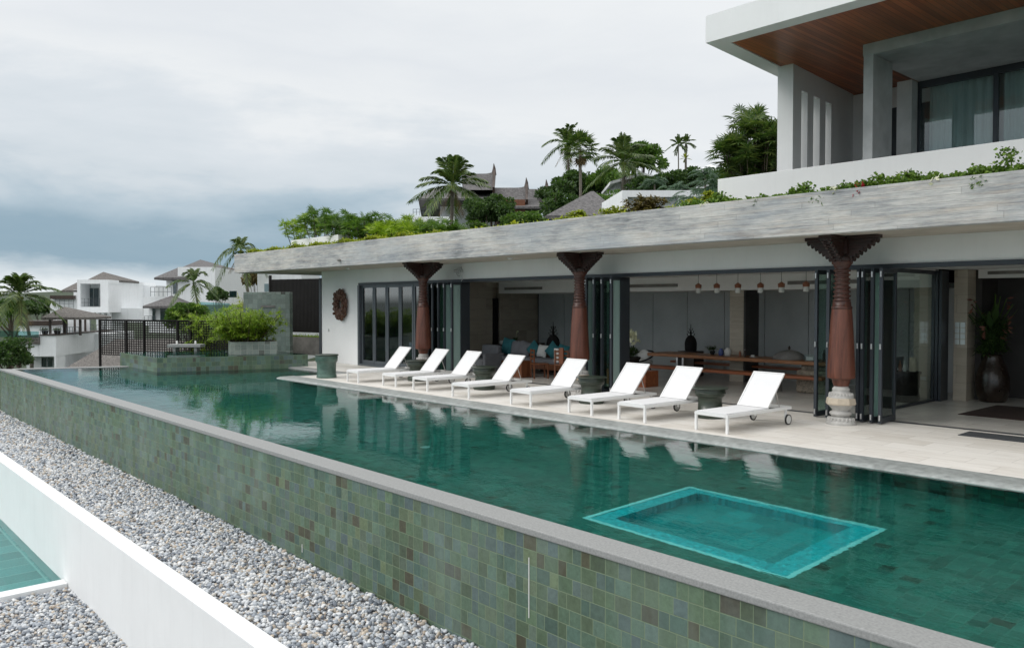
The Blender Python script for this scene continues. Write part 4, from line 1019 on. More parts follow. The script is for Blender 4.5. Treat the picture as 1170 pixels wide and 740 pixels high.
def statue(x, y, z0, h, lb):
    t = thing('bronze_statue', lb, 'statue', (x, y, z0))
    k = h / 1.0
    MB().lathe([(0, .20 * k), (.05 * k, .22 * k), (.3 * k, .225 * k), (.44 * k, .19 * k), (.54 * k, .12 * k), (.58 * k, .05 * k)], seg=20).build('bell', 'black', t)
    s = MB(); s.lathe([(.5 * k, .04 * k), (.56 * k, .07 * k), (.6 * k, .03 * k), (.68 * k, .045 * k), (.74 * k, .02 * k), (1.0 * k, .006)], seg=12)
    for a in range(6):
        c = math.cos(a * 1.05), math.sin(a * 1.05)
        for zz, ll in ((.56, .16), (.66, .12), (.76, .08)): s.tube([(0, 0, zz * k), (c[0] * ll * k * .8, c[1] * ll * k * .8, (zz + .01) * k), (c[0] * ll * k, c[1] * ll * k, (zz + .09) * k)], .009 * k, 5)
    s.build('spire', 'black', t)
def plinth(x, y, h, lb, w=.3, mt='dark_wood', nm='plinth', cat='plinth'):
    tag(MB().box(x - w, x + w, y - w, y + w, .002, h).build(nm, mt, bevel=.01), lb, cat)
plinth(-18.47, 18.5, .62, 'dark square plinth under the spired bell statue behind the sofa'); statue(-18.47, 18.5, .621, 1.0, 'black bell shaped statue with spire behind the middle loungers')
plinth(-14.58, 20.55, .76, 'dark square plinth under the spired statue at the left end of the dining table', .28); statue(-14.58, 20.55, .761, .82, 'black bell shaped statue with spire near the left end of the dining table')
def flowerbowl():
    tag(MB().box(-14.7, -13.3, 16.75, 17.3, .002, .42).build('low_cabinet', 'bench_wood', bevel=.01), 'low red timber cabinet under the flower bowl', 'cabinet')
    t = thing('flower_bowl', 'dark bowl of white flowers by the middle door stack', 'flower arrangement', (-14.05, 17.0, .421))
    MB().lathe([(0, .12), (.06, .10), (.12, .12), (.2, .24), (.32, .31), (.34, .30), (.30, .2)], seg=24).build('bowl', 'black', t)
    pts = [(RNG.normal() * .13, RNG.normal() * .13, .36 + RNG.uniform(0, .22)) for _ in range(60)]
    V, F = tufts(pts, 9, .2, .03, 1, .5); np_mesh('foliage', V, F, 'leaf_dark', t, False)
    d = rand_dirs(70); d[:, 2] = np.abs(d[:, 2]); P = d * np.array([.28, .28, .3]) * RNG.uniform(.5, 1, (70, 1)) + np.array([0, 0, .70])
    V, F = blades(P, rand_dirs(70), rand_dirs(70), .13, .09); V2, F2 = blades(P, norm(np.array([[0, 0, 1.0]] * 70) + rand_dirs(70) * .3), rand_dirs(70), .15, .08); V, F = join([(V, F), (V2, F2)]); np_mesh('flowers', V, F, 'flower_w', t, False)
flowerbowl()
def tabletop_things():
    z = .757
    t = thing('potted_plant', 'small dark plant pot on the dining table', 'plant', (-13.1, 19.5, z)); MB().lathe([(0, .05), (.1, .08), (.11, .07)], seg=14).build('pot', 'black', t)
    V, F = tufts([(RNG.normal() * .05, RNG.normal() * .05, .14) for _ in range(14)], 6, .2, .03); np_mesh('foliage', V, F, 'leaf_dark', t, False)
    tag(MB().lathe([(0, .05), (.03, .07), (.12, .075), (.17, .04), (.2, .045)], (-12.75, 19.4, z), 16).build('vase', 'blue_ceramic'), 'small blue vase standing on the dining table', 'vase')
    tag(MB().lathe([(0, .06), (.03, .09), (.15, .10), (.22, .05), (.24, .01)], (-12.5, 19.35, z), 16).build('jar', 'ceramic'), 'white ceramic jar beside the blue vase on the dining table', 'jar')
    for i, (x, h, mt, lb) in enumerate([(-12.15, .18, 'brass', 'short brown bottle left of the plates on the dining table'), (-12.0, .2, 'dark_wood', 'dark bottle left of the woven cover on the dining table'), (-9.75, .3, 'dark_wood', 'dark brown bottle near the right end of the dining table'), (-9.62, .26, 'brass', 'reddish bottle at the right end of the dining table')]):
        b = thing('bottle', lb, 'bottle', (x, 19.4, z), 0, 'bottles on the dining table'); MB().lathe([(0, .035), (h * .6, .035), (h * .75, .013), (h * .95, .013)], seg=12).build('bottle_body', mt, b); MB().lathe([(h * .95, .016), (h, .016)], seg=10).build('cap', 'ceramic', b)
    tag(MB().lathe([(0, .06), (.012, .12), (.018, .12)], (-11.7, 19.35, z), 20).build('plate', 'ceramic'), 'white plate on the dining table beside the woven cover', 'plate')
    tag(MB().lathe([(0, .05), (.05, .055), (.055, .05)], (-11.85, 19.55, z), 14).build('bowl', 'ceramic'), 'small white bowl behind the plate on the dining table', 'bowl')
    t = thing('food_cover', 'grey woven dome cover with a knob on the dining table', 'food cover', (-10.75, 19.5, z))
    MB().lathe([(0, .42), (.03, .42), (.12, .36), (.2, .22), (.24, .06)], seg=28).build('woven_dome', 'concrete_dark', t); MB().lathe([(.24, .02), (.28, .035), (.31, .03), (.35, .004)], seg=10).build('knob', 'dark_wood', t)
    t = thing('glass_box', 'clear glass box with white lining near the right end of the table', 'box', (-10.1, 19.4, z))
    MB().box(-.14, .14, -.1, .1, 0, .16).build('glass_walls', 'glass', t); MB().box(-.10, .10, -.07, .07, .004, .10).build('folded_napkins', 'white_cloth', t, bevel=.01)
tabletop_things()
def chairs():
    # round black rimmed lounge chair with white cushion at the table's left end
    t = thing('round_armchair', 'black round framed armchair with white cushion left of the dining table', 'chair', (-15.3, 19.0, 0))
    f = MB(); pts = [(.42 * math.cos(a), .42 * math.sin(a), .62 + .16 * math.sin(a)) for a in np.linspace(0, 2 * math.pi, 25)]; f.tube(pts, .022, 6); f.build('rim', 'black', t)
    for a in (.8, 2.3, 3.9, 5.5): MB().tube([(.28 * math.cos(a), .28 * math.sin(a), 0), (.34 * math.cos(a), .34 * math.sin(a), .52)], .018, 6).build('leg', 'black', t)
    MB().lathe([(.40, .30), (.42, .36), (.50, .37), (.54, .30)], seg=24).build('cushion', 'white_cloth', t); MB().ball((0, .2, .66), .2, (1.1, .45, .8)).build('back_cushion', 'white_cloth', t)
    # dark armchair in the living room
    t = thing('armchair', 'charcoal upholstered armchair behind the second and third loungers', 'armchair', (-20.2, 17.0, 0))
    MB().box(-.42, .42, -.4, .4, .002, .42).build('seat', 'grey_cloth', t, bevel=.05); MB().box(-.42, .42, .26, .46, .43, .85).build('backrest', 'grey_cloth', t, bevel=.07)
    for s in (-1, 1): MB().box(s * .48 - .07, s * .48 + .07, -.4, .45, .01, .6).build('armrest', 'grey_cloth', t, bevel=.05)
    # sofa with cushions
    t = thing('sofa', 'long dark timber framed sofa facing the deck under teal cushions', 'sofa', (-18.7, 17.7, 0))
    MB().box(-20.3 + 18.7, -16.9 + 18.7, -.4, .45, .18, .36).build('frame', 'chair_wood', t, bevel=.01); MB().box(-1.58, 1.78, -.4, .34, .361, .5).build('seat', 'grey_cloth', t, bevel=.03)
    MB().box(-1.6, 1.8, .36, .45, .36, .68).build('backrest', 'chair_wood', t, bevel=.01)
    for x in (-1.5, 1.7):
        for y in (-.34, .38): MB().box(x - .03, x + .03, y - .03, y + .03, 0, .179).build('leg', 'chair_wood', t)
    cs = [(-19.9, 'teal_cloth', 'large teal cushion at the left end of the sofa', .28), (-19.45, 'grey_cloth', 'grey cushion second from the left on the sofa', .25), (-19.05, 'grey_cloth', 'grey cushion leaning beside a small teal one on the sofa', .24), (-18.65, 'teal_cloth', 'teal cushion set on its corner near the middle of the sofa', .22), (-18.25, 'white_cloth', 'pale cushion in the middle of the sofa', .2), (-17.8, 'teal_cloth', 'teal cushion right of the pale cushion on the sofa', .22), (-17.35, 'teal_cloth', 'teal cushion at the right end of the sofa', .22)]
    for i, (x, mt, lb, s) in enumerate(cs):
        c = thing('cushion', lb, 'cushion', (x, 17.8, .505 + s), 0, 'cushions on the sofa'); c.matrix_basis = Matrix.Translation((x, 17.8, .51 + s * (1.1 if i in (3, 5) else .98))) @ Matrix.Rotation(R([8, 0, 12, 40, 5, 38, 10][i]), 4, 'Y') @ Matrix.Rotation(R(-14), 4, 'X')
        V = []; n = 9
        for sd_ in (1, -1):
            for a in np.linspace(-1, 1, n):
                for b in np.linspace(-1, 1, n): V.append((a * s * (1 - .08 * (1 - abs(b)) * abs(a)), sd_ * .10 * ((1 - a ** 4) * (1 - b ** 4)) ** .5 + sd_ * .004, b * s * (1 - .08 * (1 - abs(a)) * abs(b))))
        F = []
        for q in range(2):
            for a in range(n - 1):
                for b in range(n - 1): k = q * n * n + a * n + b; F.append((k, k + 1, k + n + 1, k + n) if q else (k, k + n, k + n + 1, k + 1))
        MB().raw(V, F, True).build('cover', mt, c)
    # timber dining chairs seen behind the loungers
    def chair(x, y, rz, lb):
        t = thing('wooden_chair', lb, 'chair', (x, y, 0), rz, 'red timber chairs behind the loungers')
        MB().box(-.23, .23, -.23, .23, .41, .45).build('seat', 'chair_wood', t, bevel=.006)
        for a in (-1, 1):
            MB().box(a * .21 - .02, a * .21 + .02, -.23, -.19, 0, .409).build('leg', 'chair_wood', t)
            MB().box(a * .21 - .02, a * .21 + .02, .19, .23, 0, .409).build('leg', 'chair_wood', t)
        b = MB()
        for a in (-1, 1): b.box(a * .21 - .02, a * .21 + .02, .19, .23, .451, .86)
        for z in (.55, .67, .79): b.box(-.19, .19, .2, .22, z, z + .06)
        b.build('backrest', 'chair_wood', t); return t
    chair(-17.15, 16.6, R(150), 'red timber chair with slatted back behind the fifth lounger'); chair(-16.4, 16.9, R(200), 'red timber chair under the hanging towels left of the middle column')
    t = thing('towel', 'white towel hanging over the chair left of the middle column', 'towel', (-16.4, 16.7, .5)); MB().box(-.2, -.02, -.045, .02, 0, .40).build('cloth', 'white_cloth', t, bevel=.01)
    tag(MB().box(-16.36, -16.2, 16.62, 16.67, .46, .93).build('towel', 'brass', bevel=.01), 'orange brown towel hanging beside the white one near the middle column', 'towel')
    tag(MB().box(-18.1, -17.5, 16.2, 16.6, .003, .5).build('cabinet', 'chair_wood', bevel=.01), 'small red timber cabinet behind the fourth lounger', 'cabinet')
    # console with lamp and trinkets against the travertine wall
    t = thing('console_table', 'dark console table along the travertine side wall', 'table', (-21.8, 19.9, 0)); MB().box(-.3, .3, -1.2, 1.2, .68, .74).build('tabletop', 'dark_wood', t, bevel=.006)
    for a in (-1.1, 1.1): MB().box(-.25, .25, a - .04, a + .04, 0, .679).build('leg', 'dark_wood', t)
    tag(MB().lathe([(0, .06), (.02, .1), (.1, .11), (.14, .08)], (-21.75, 19.2, .742), 18).build('bowl', 'ceramic'), 'round white bowl on the dark console table', 'bowl')
    t = thing('orchid', 'small potted orchid on the dark console table', 'plant', (-21.8, 19.9, .742)); MB().lathe([(0, .06), (.12, .09), (.125, .08)], seg=14).build('pot', 'black', t)
    V, F = tufts([(RNG.normal() * .03, RNG.normal() * .03, .14) for _ in range(8)], 5, .18, .04); np_mesh('foliage', V, F, 'leaf_dark', t, False); MB().tube([(0, 0, .1), (.02, 0, .35), (.1, 0, .45)], .006, 5).ball((.1, 0, .45), .035, seg=8, rings=6).ball((.05, 0, .42), .03, seg=8, rings=6).build('flower_stem', 'flower_w', t)
    # folding chair and black drum seen through the partition
    t = thing('folding_chair', 'cross legged timber folding chair seen through the glass partition', 'chair', (-7.98, 18.7, 0))
    f = MB()
    for y in (-.25, .25):
        f.bar((-.3, y, 0), (.28, y, .62), .035); f.bar((.3, y, 0), (-.28, y, .62), .035); f.bar((-.3, y, .64), (.3, y, .64), .05, .03)
    f.bar((.28, -.25, .6), (.34, -.25, 1.0), .03); f.bar((.28, .25, .6), (.34, .25, 1.0), .03); f.build('frame', 'chair_wood', t)
    MB().box(-.26, .26, -.24, .24, .38, .40).build('seat', 'white_cloth', t); MB().box(.33, .345, -.24, .24, .75, 1.0).build('backrest', 'grey_cloth', t)
    t = thing('drum_table', 'black round drum table holding bottles behind the glass partition', 'table', (-7.5, 18.75, 0)); MB().lathe([(0, .3), (.03, .31), (.28, .28), (.34, .3), (.62, .3), (.64, .33), (.68, .33)], seg=28).build('drum_body', 'black', t)
    tag(MB().box(-7.42, -7.28, 18.75, 18.78, .682, 1.0).build('picture_frame', 'stone_cream'), 'small cream picture frame standing on the black drum table', 'picture frame')
    for i, (dx, mt, lb) in enumerate([(-.2, 'dark_wood', 'dark bottle at the left on the black drum table'), (-.1, 'brass', 'reddish bottle between the dark bottle and a white one'), (0, 'ceramic', 'white bottle beside the cream picture frame')]):
        tag(MB().lathe([(0, .035), (.14, .035), (.18, .012), (.24, .012)], (-7.5 + dx, 18.7, .682), 12).build('bottle', mt), lb, 'bottle', 'bottles on the drum table')
chairs()
def vaseplant():
    t = thing('floor_vase', 'tall dark bronze floor vase in the entrance hall', 'vase', (-6.15, 20.12, 0.002))
    MB().lathe([(0, .24), (.05, .29), (.3, .345), (.55, .335), (.8, .265), (1.0, .175), (1.06, .185), (1.07, .16)], seg=36).build('vase_body', 'vase', t)
    p = thing('heliconia_arrangement', 'tall red heliconia arrangement standing in the bronze floor vase', 'plant', (-6.15, 20.12, 1.02))
    st = MB(); lv = []; fl = []
    for k in range(16):
        a = k * 2.4; rr = RNG.uniform(.1, .62); h = RNG.uniform(.5, 1.45); e = np.array([math.cos(a) * rr, math.sin(a) * rr, h]); st.tube([(0, 0, 0), tuple(e * [.35, .35, .6]), tuple(e)], .01, 5)
        if k % 2: 
            for q in range(6):
                d = norm(np.array([[math.cos(a) + RNG.normal() * .3, math.sin(a) + RNG.normal() * .3, RNG.uniform(-.5, .5)]])); fl.append(blades(e[None] - [[0, 0, q * .05]], d, np.array([[0, 0, 1.0]]), .17, .05))
        else:
            lv.append(blades(e[None] * [[.4, .4, .5]], norm(np.array([[math.cos(a), math.sin(a), 1.6]])), norm(np.array([[-math.sin(a), math.cos(a), 0]])), .7, .14, .1))
    V, F = tufts([(RNG.normal() * .13, RNG.normal() * .13, RNG.uniform(.05, .8)) for _ in range(150)], 7, .3, .04, 1, .8)
    st.build('stems', 'leaf_mid', p); V2, F2 = join(lv + [(V, F)]); np_mesh('leaves', V2, F2, 'leaf_dark', p, False); V, F = join(fl); np_mesh('bracts', V, F, 'heliconia', p, False)
vaseplant()

# ---------------------------------------------------------------- upper storey
def upper():
    t = thing('upper_house', 'white upper storey with deep timber lined roof overhang', 'house', (-6, 17, 4.15))
    B = MB; zs = 7.2; zt = 7.71
    sl = [(-9.07, 13.21), (4.2, 13.21), (4.2, 24.5), (-10.05, 24.5)]
    skew = lambda y: -9.07 - (y - 13.21) * .0872
    # roof slab with a recessed timber soffit (rim + infill)
    rim = .36
    B().prism([(skew(13.21), 13.21), (4.2, 13.21), (4.2, 13.21 + rim), (skew(13.57), 13.57)], zs, zt).prism([(skew(13.57), 13.571), (skew(13.57) + rim, 13.571), (skew(24.5) + rim, 24.5), (skew(24.5), 24.5)], zs, zt).prism([(skew(13.57) + rim + .001, 13.571), (4.2, 13.571), (4.2, 24.5), (skew(24.5) + rim + .001, 24.5)], zs + .12, zt - .01).build('roof_slab', 'white', t, True)
    B().prism([(skew(13.57) + rim + .002, 13.573), (4.19, 13.573), (4.19, 20.4), (skew(20.4) + rim + .002, 20.4)], zs + .02, zs + .118).build('timber_soffit', 'soffit_wood', t, True)
    B().lathe([(-.0, .07), (.03, .075)], (-7.9, 17.6, zs - .0), 16).build('downlight', 'ceramic', t, True)
    # terrace floor and parapet
    B().prism([(-9.95, 15.16), (4.2, 15.16), (4.2, 24), (-10.3, 24)], 4.16, 4.2).build('terrace_floor', 'concrete', t, True)
    B().prism([(-9.97, 15.0), (4.2, 15.0), (4.2, 15.155), (-9.97, 15.155)], 4.05, 4.885).prism([(-9.97, 15.156), (-9.81, 15.156), (-9.9, 24), (-10.06, 24)], 4.05, 4.885).build('parapet', 'white', t, True, bevel=.008)
    # louvre wall: front pier and slotted side wall
    P0, P1 = Vector((-8.65, 15.76, 0)), Vector((-8.94, 19.12, 0)); d = (P1 - P0).normalized(); n_ = Vector((-d.y, d.x, 0)) ; L = (P1 - P0).length
    m1 = B(); th = .34; zc = zs + .02
    def seg(a, b, z0, z1): m1.obox(P0 + d * ((a + b) / 2) + n_ * (th / 2) + Vector((0, 0, (z0 + z1) / 2)), (d, n_, Vector((0, 0, 1))), ((b - a) / 2, th / 2, (z1 - z0) / 2))
    cuts = [(.42, .74), (1.05, 1.40), (1.72, 2.05)]; a = 0
    for c0, c1 in cuts: seg(a, c0, 4.2, zc); seg(c0, c1, 6.75, zc - .002); a = c1
    seg(a, L, 4.2, zc); m1.build('louvre_wall', 'white', t, True)
    # back wall of the terrace with dark doors
    B().box(-9.2, -8.62, 19.14, 19.4, 4.2, 7.2).box(-8.62, -7.0, 19.14, 19.4, 6.75, 7.2).box(-9.2, 4.2, 19.6, 19.8, 4.2, 7.32).build('back_wall', 'white', t, True)
    B().box(-8.615, -7.02, 19.2, 19.26, 4.2, 6.745).build('rear_door', 'frame', t, True)
    # concrete room: beam, column, ceiling, side wall
    B().box(-7.12, 4.2, 15.62, 15.92, 7.0, zs + .018).build('concrete_beam', 'concrete', t, True)
    B().box(-7.12, 4.2, 15.922, 18.5, 7.002, zs + .018).build('concrete_ceiling', 'concrete', t, True)
    B().box(-7.11, -6.92, 15.63, 16.50, 4.2, 7.0).build('concrete_column', 'concrete', t, True, bevel=.006)
    B().box(-7.45, -7.14, 18.0, 18.45, 4.2, 7.0).build('concrete_pier', 'concrete', t, True)
    # big sliding window with curtains
    w = B(); y = 18.31; X = [-7.13, -5.62, -3.6, -1.6, .4, 2.4]
    for x in X: w.box(x - .045, x + .045, y, y + .09, 4.2, 6.998)
    w.box(-7.13, 4.2, y - .005, y + .10, 6.86, 6.999); w.box(-7.13, 4.2, y - .005, y + .1, 4.2, 4.3); wf = w.build('window', 'frame', t, True)
    g = B().box(-7.08, 4.2, y + .04, y + .05, 4.3, 6.86).build('glass_pane', glass_pane('upper_window_glass', (.86, .92, .92), 1.5), wf); g.data.transform(t.matrix_basis.inverted())
    V = []; n = 900; F = []
    for i in range(n):
        x = -7.0 + i * 11 / n; yy = y + .28 + .035 * math.sin(x * 34 + 1.5 * math.sin(x * 5)) + .015 * math.sin(x * 71); V += [(x, yy, 4.25), (x, yy, 6.95)]
    for i in range(n - 1):
        if not (-5.72 < V[2 * i][0] < -5.55): F.append((2 * i, 2 * i + 2, 2 * i + 3, 2 * i + 1))
    cu = B().raw(V, F, True).build('curtain', 'curtain', wf); cu.data.transform(t.matrix_basis.inverted())
upper()
def wirechair():
    t = thing('wire_chair', 'grey wire terrace chair just above the parapet by the concrete column', 'chair', (-6.55, 15.75, 4.201))
    f = MB()
    for k in range(7): x = -.27 + k * .09; f.tube([(x, -.2, .4), (x, .18, .42), (x, .32, .66)], .006, 4)
    for (y, z) in ((-.2, .4), (0, .41), (.18, .42), (.25, .54), (.32, .66)): f.tube([(-.27, y, z), (.27, y, z)], .007, 4)
    f.tube([(-.3, -.18, .62), (.3, -.18, .62)], .008, 5); f.tube([(-.3, -.18, .62), (-.3, .3, .68)], .01, 5); f.tube([(.3, -.18, .62), (.3, .3, .68)], .01, 5)
    f.build('wire_seat', 'steel', t)
    for x in (-.27, .27):
        for y in (-.2, .25): MB().tube([(x, y, 0), (x, y, .41)], .009, 5).build('leg', 'steel', t)
wirechair()
# ---------------------------------------------------------------- west end: planter, stone wall, screen, lattice
def west_end():
    # angled green stone wall
    A = Vector((-33.24, 14.57, 0)); Bp = Vector((-31.92, 16.05, 0)); d = (Bp - A).normalized(); a = math.atan2(d.y, d.x); L = (Bp - A).length
    t = thing('stone_wall', 'tall grey green stone clad wall rising behind the planter', 'wall', (A.x, A.y, -1.0), a)
    MB().box(0, L, 0, .45, 0, 3.70).build('wall_face', 'tile_greywall', t, bevel=.01)
    MB().box(.75, 1.35, -.03, .05, 3.05, 3.13).build('wall_light', 'concrete_dark', t)
    # dark slatted screen and low wall behind
    t = thing('slatted_screen', 'tall black slatted timber screen under the west end of the roof', 'screen', (-33, 18.5, .8))
    p0 = at(309, 350, 38.3); p1 = at(372, 350, 36.6); dr = (p1 - p0); dr.z = 0; Ls = dr.length; dr.normalize(); nn = Vector((-dr.y, dr.x, 0)); Z = Vector((0, 0, 1))
    mb = MB(); n = int(Ls / .085); z0, z1 = .92, 3.35
    for k in range(n):
        c = p0 + dr * (.085 * k + .04); c.z = (z0 + z1) / 2; mb.obox(c, (dr, nn, Z), (.034, .02, (z1 - z0) / 2))
    mb.build('slats', 'black', t, True)
    mb = MB()
    for z in (z0, z1 - .06, 2.1): c = (p0 + p1) / 2 + nn * .045; c.z = z; mb.obox(c, (dr, nn, Z), (Ls / 2, .02, .04))
    c = (p0 + p1) / 2 + nn * .08; c.z = (z0 + z1) / 2; mb.obox(c, (dr, nn, Z), (Ls / 2, .008, (z1 - z0) / 2))
    for e in (p0, p1): c = e.copy(); c.z = (z1 - .4) / 2 + .2; mb.obox(c, (dr, nn, Z), (.05, .05, (z1 + .4) / 2))
    mb.build('frame', 'black', t, True)
    t = thing('concrete_planter', 'weathered grey concrete planter under the black screen', 'planter', (-31, 17.6, 0))
    q0 = at(326, 350, 37.2); q1 = at(374, 350, 35.8); q0.z = q1.z = 0; dq = (q1 - q0).normalized(); nq = Vector((-dq.y, dq.x, 0)); c = (q0 + q1) / 2; c.z = .3
    MB().obox(c, (dq, nq, Z), ((q1 - q0).length / 2, .2, .40)).build('planter_box', 'concrete_dark', t, True)
    pts = [q0.lerp(q1, RNG.uniform(0, 1)) + Vector((RNG.normal() * .08, RNG.normal() * .05, .70)) for _ in range(150)]
    V, F = tufts(pts, 6, .16, .03); np_mesh('foliage', V, F, 'leaf_bright', t)
    # white rear building corner seen above the wall
    t = thing('service_building', 'small white service building behind the slatted screen', 'building', tuple(at(300, 420, 41)))
    mb = MB()
    def vb(mb, x0, x1, y0, y1, dd, dep): 
        a = at(x0, y0, dd); b = at(x1, y1, dd); w = (b - a).dot(RT); h = a.z - b.z; c = a + RT * w / 2 - Z * h / 2 + FW * dep / 2; mb.obox(c, (RT, FW, Z), (abs(w) / 2, dep / 2, abs(h) / 2))
    vb(mb, 294, 345, 312, 412, 41, 4); mb.build('walls', 'white_far', t, True)
    mb = MB(); vb(mb, 302, 307, 324, 333, 40.97, .05); mb.build('window', 'glass_dark', t, True)
    # square tiled planter on the spa edge
    t = thing('tiled_planter', 'low pale stone planter box full of bright grass by the spa', 'planter', (-27.75, 12.45, .36), R(71))
    MB().box(-.75, .85, -.5, .55, -.4, .50).build('planter_box', 'tile_pale', t, bevel=.008)
    MB().box(-.72, .82, -.46, .5, .45, .515).build('soil', 'soil', t)
    MB().box(-.72, .82, .5005, .53, .1, .11).build('slot', 'black', t)
    MB().box(-.45, -.05, .55, .562, .20, .26).build('water_slot', 'black', t)
    # lattice screen
    a = at(114, 366, 37.0); b = at(262, 366, 34.0); a.z = b.z = 0; d = (b - a).normalized(); n2 = Vector((-d.y, d.x, 0)); L = (b - a).length
    t = thing('lattice_screen', 'dark brown square lattice screen standing past the spa', 'screen', tuple(a), math.atan2(d.y, d.x))
    z0, z1 = -.12, 1.43; mb = MB(); st = .118
    nx = 54; nz = 15
    for k in range(nx + 1): x = L * k / nx; mb.box(x - .022, x + .022, -.004, .006, z0, z1)
    for k in range(nz + 1): z = z0 + (z1 - z0) * k / nz; mb.box(0, L, .0065, .016, z - .022, z + .022)
    mb.build('lattice', 'black', t)
    for x in (0, .22 * L, .36 * L, .62 * L, .72 * L, L): MB().box(x - .04, x + .04, -.045, .04, z0 - (2.2 if x in (0, L) else .0), z1 + .02).build('post', 'black', t)
    MB().box(-.03, L + .03, -.05, .045, z1 + .0205, z1 + .06).build('top_rail', 'black', t)
    # little glass shelf table on the spa
    t = thing('spa_bench', 'low grey stone slab bench on the far side of the spa', 'bench', tuple(at(213, 403, 31.5)))
    c = at(213, 403.2, 30.5); c.z = .62; mb = MB().obox(c, (RT, FW, Z), (.62, .25, .05)); mb.build('slab', 'granite', t, True)
    for s in (-.4, .4): MB().obox(c + RT * s - Z * .131, (RT, FW, Z), (.05, .15, .08)).build('support', 'granite', t, True)
    for s in (-.35, .35): MB().lathe([(0, .04), (.12, .035), (.13, .02)], tuple(c + RT * s + Z * .051), 10).build('lamp', 'ceramic', t, True)
west_end()
bamboo((-27.9, 12.3, .87), 1.15, 1.35, 46, 'bright yellow green bamboo grass filling the square tiled planter', 'leaf_bright', 'bamboo_grass', nb=24, bl=.26, bw=.024, lo=.05, tn=14, hv=.5)
p = at(262, 392, 36); bamboo((p.x, p.y, -.6), 2.7, 1.9, 44, 'bright green bamboo behind the right end of the lattice', 'leaf_bright', 'bamboo_grass', nb=22, bl=.36, bw=.03, lo=.05, tn=16, hv=.4)
p = at(291, 380, 38); bamboo((p.x, p.y, -.4), 2.9, 1.0, 24, 'slim yellow green bamboo growing beside the stone clad wall', 'leaf_yellow', 'bamboo_grass', nb=18, bl=.3, bw=.028, lo=.2, tn=14)

# ---------------------------------------------------------------- far villas
VD = (FW - RT * .092).normalized(); Z3 = Vector((0, 0, 1))
def vbox(mb, x0, x1, y0, y1, d, dep, off=0.0):
    a = at(x0, y0, d); b = at(x1, y1, d); w = (b - a).dot(RT); h = a.z - b.z
    c = a + RT * w / 2 - Z3 * h / 2 + VD * (dep / 2 + off)
    # slanted box: front along RT, depth along VD
    vs = []
    for zz in (-h / 2, h / 2):
        for (i, j) in ((-1, -1), (1, -1), (1, 1), (-1, 1)): vs.append(c + RT * (w / 2 * i) + VD * (dep / 2 * j) + Z3 * zz)
    return mb.raw(vs, [(0, 3, 2, 1), (4, 5, 6, 7), (0, 1, 5, 4), (1, 2, 6, 5), (2, 3, 7, 6), (3, 0, 4, 7)])
def hip(mb, x0, x1, ye, xa, ya, d, dep, th=.18, ridge=.0):
    a = at(x0, ye, d); b = at(x1, ye, d); w = (b - a).dot(RT); ap = at(xa, ya, d + dep / 2)
    q = [a, a + RT * w, a + RT * w + VD * dep, a + VD * dep]; lo = [p - Z3 * th for p in q]; r = w * ridge / 2
    t0, t1 = ap - RT * r, ap + RT * r
    n = 7; vs = list(lo); vs += q; fs = [(0, 3, 2, 1), (0, 1, 5, 4), (1, 2, 6, 5), (2, 3, 7, 6), (3, 0, 4, 7)]; vs += [t0, t1]
    fs += [(4, 5, 9, 8), (5, 6, 9), (6, 7, 8, 9), (7, 4, 8)]
    return mb.raw(vs, fs)
def win(t, x0, x1, y0, y1, d, nm='window', mt='glass_dark', bars=1):
    f = MB(); e = .8
    vbox(f, x0, x1, y0, y1, d, .06, -.05); fo = f.build(nm, 'panel_grey', t, True)
    g = MB(); vbox(g, x0 + .5, x1 - .5, y0 + .5, y1 - .5, d, .02, -.08); go = g.build('pane', mt, fo); go.data.transform(t.matrix_basis.inverted())
    return fo
def rail(t, x0, x1, y0, y1, d, n=6):
    mb = MB()
    for k in range(n + 1):
        x = x0 + (x1 - x0) * k / n; mb.bar(at(x, y0, d), at(x, y1, d), .03)
    for y in (y0, (y0 + y1) / 2): mb.bar(at(x0, y, d), at(x1, y, d), .03)
    mb.build('railing', 'frame_grey', t, True)
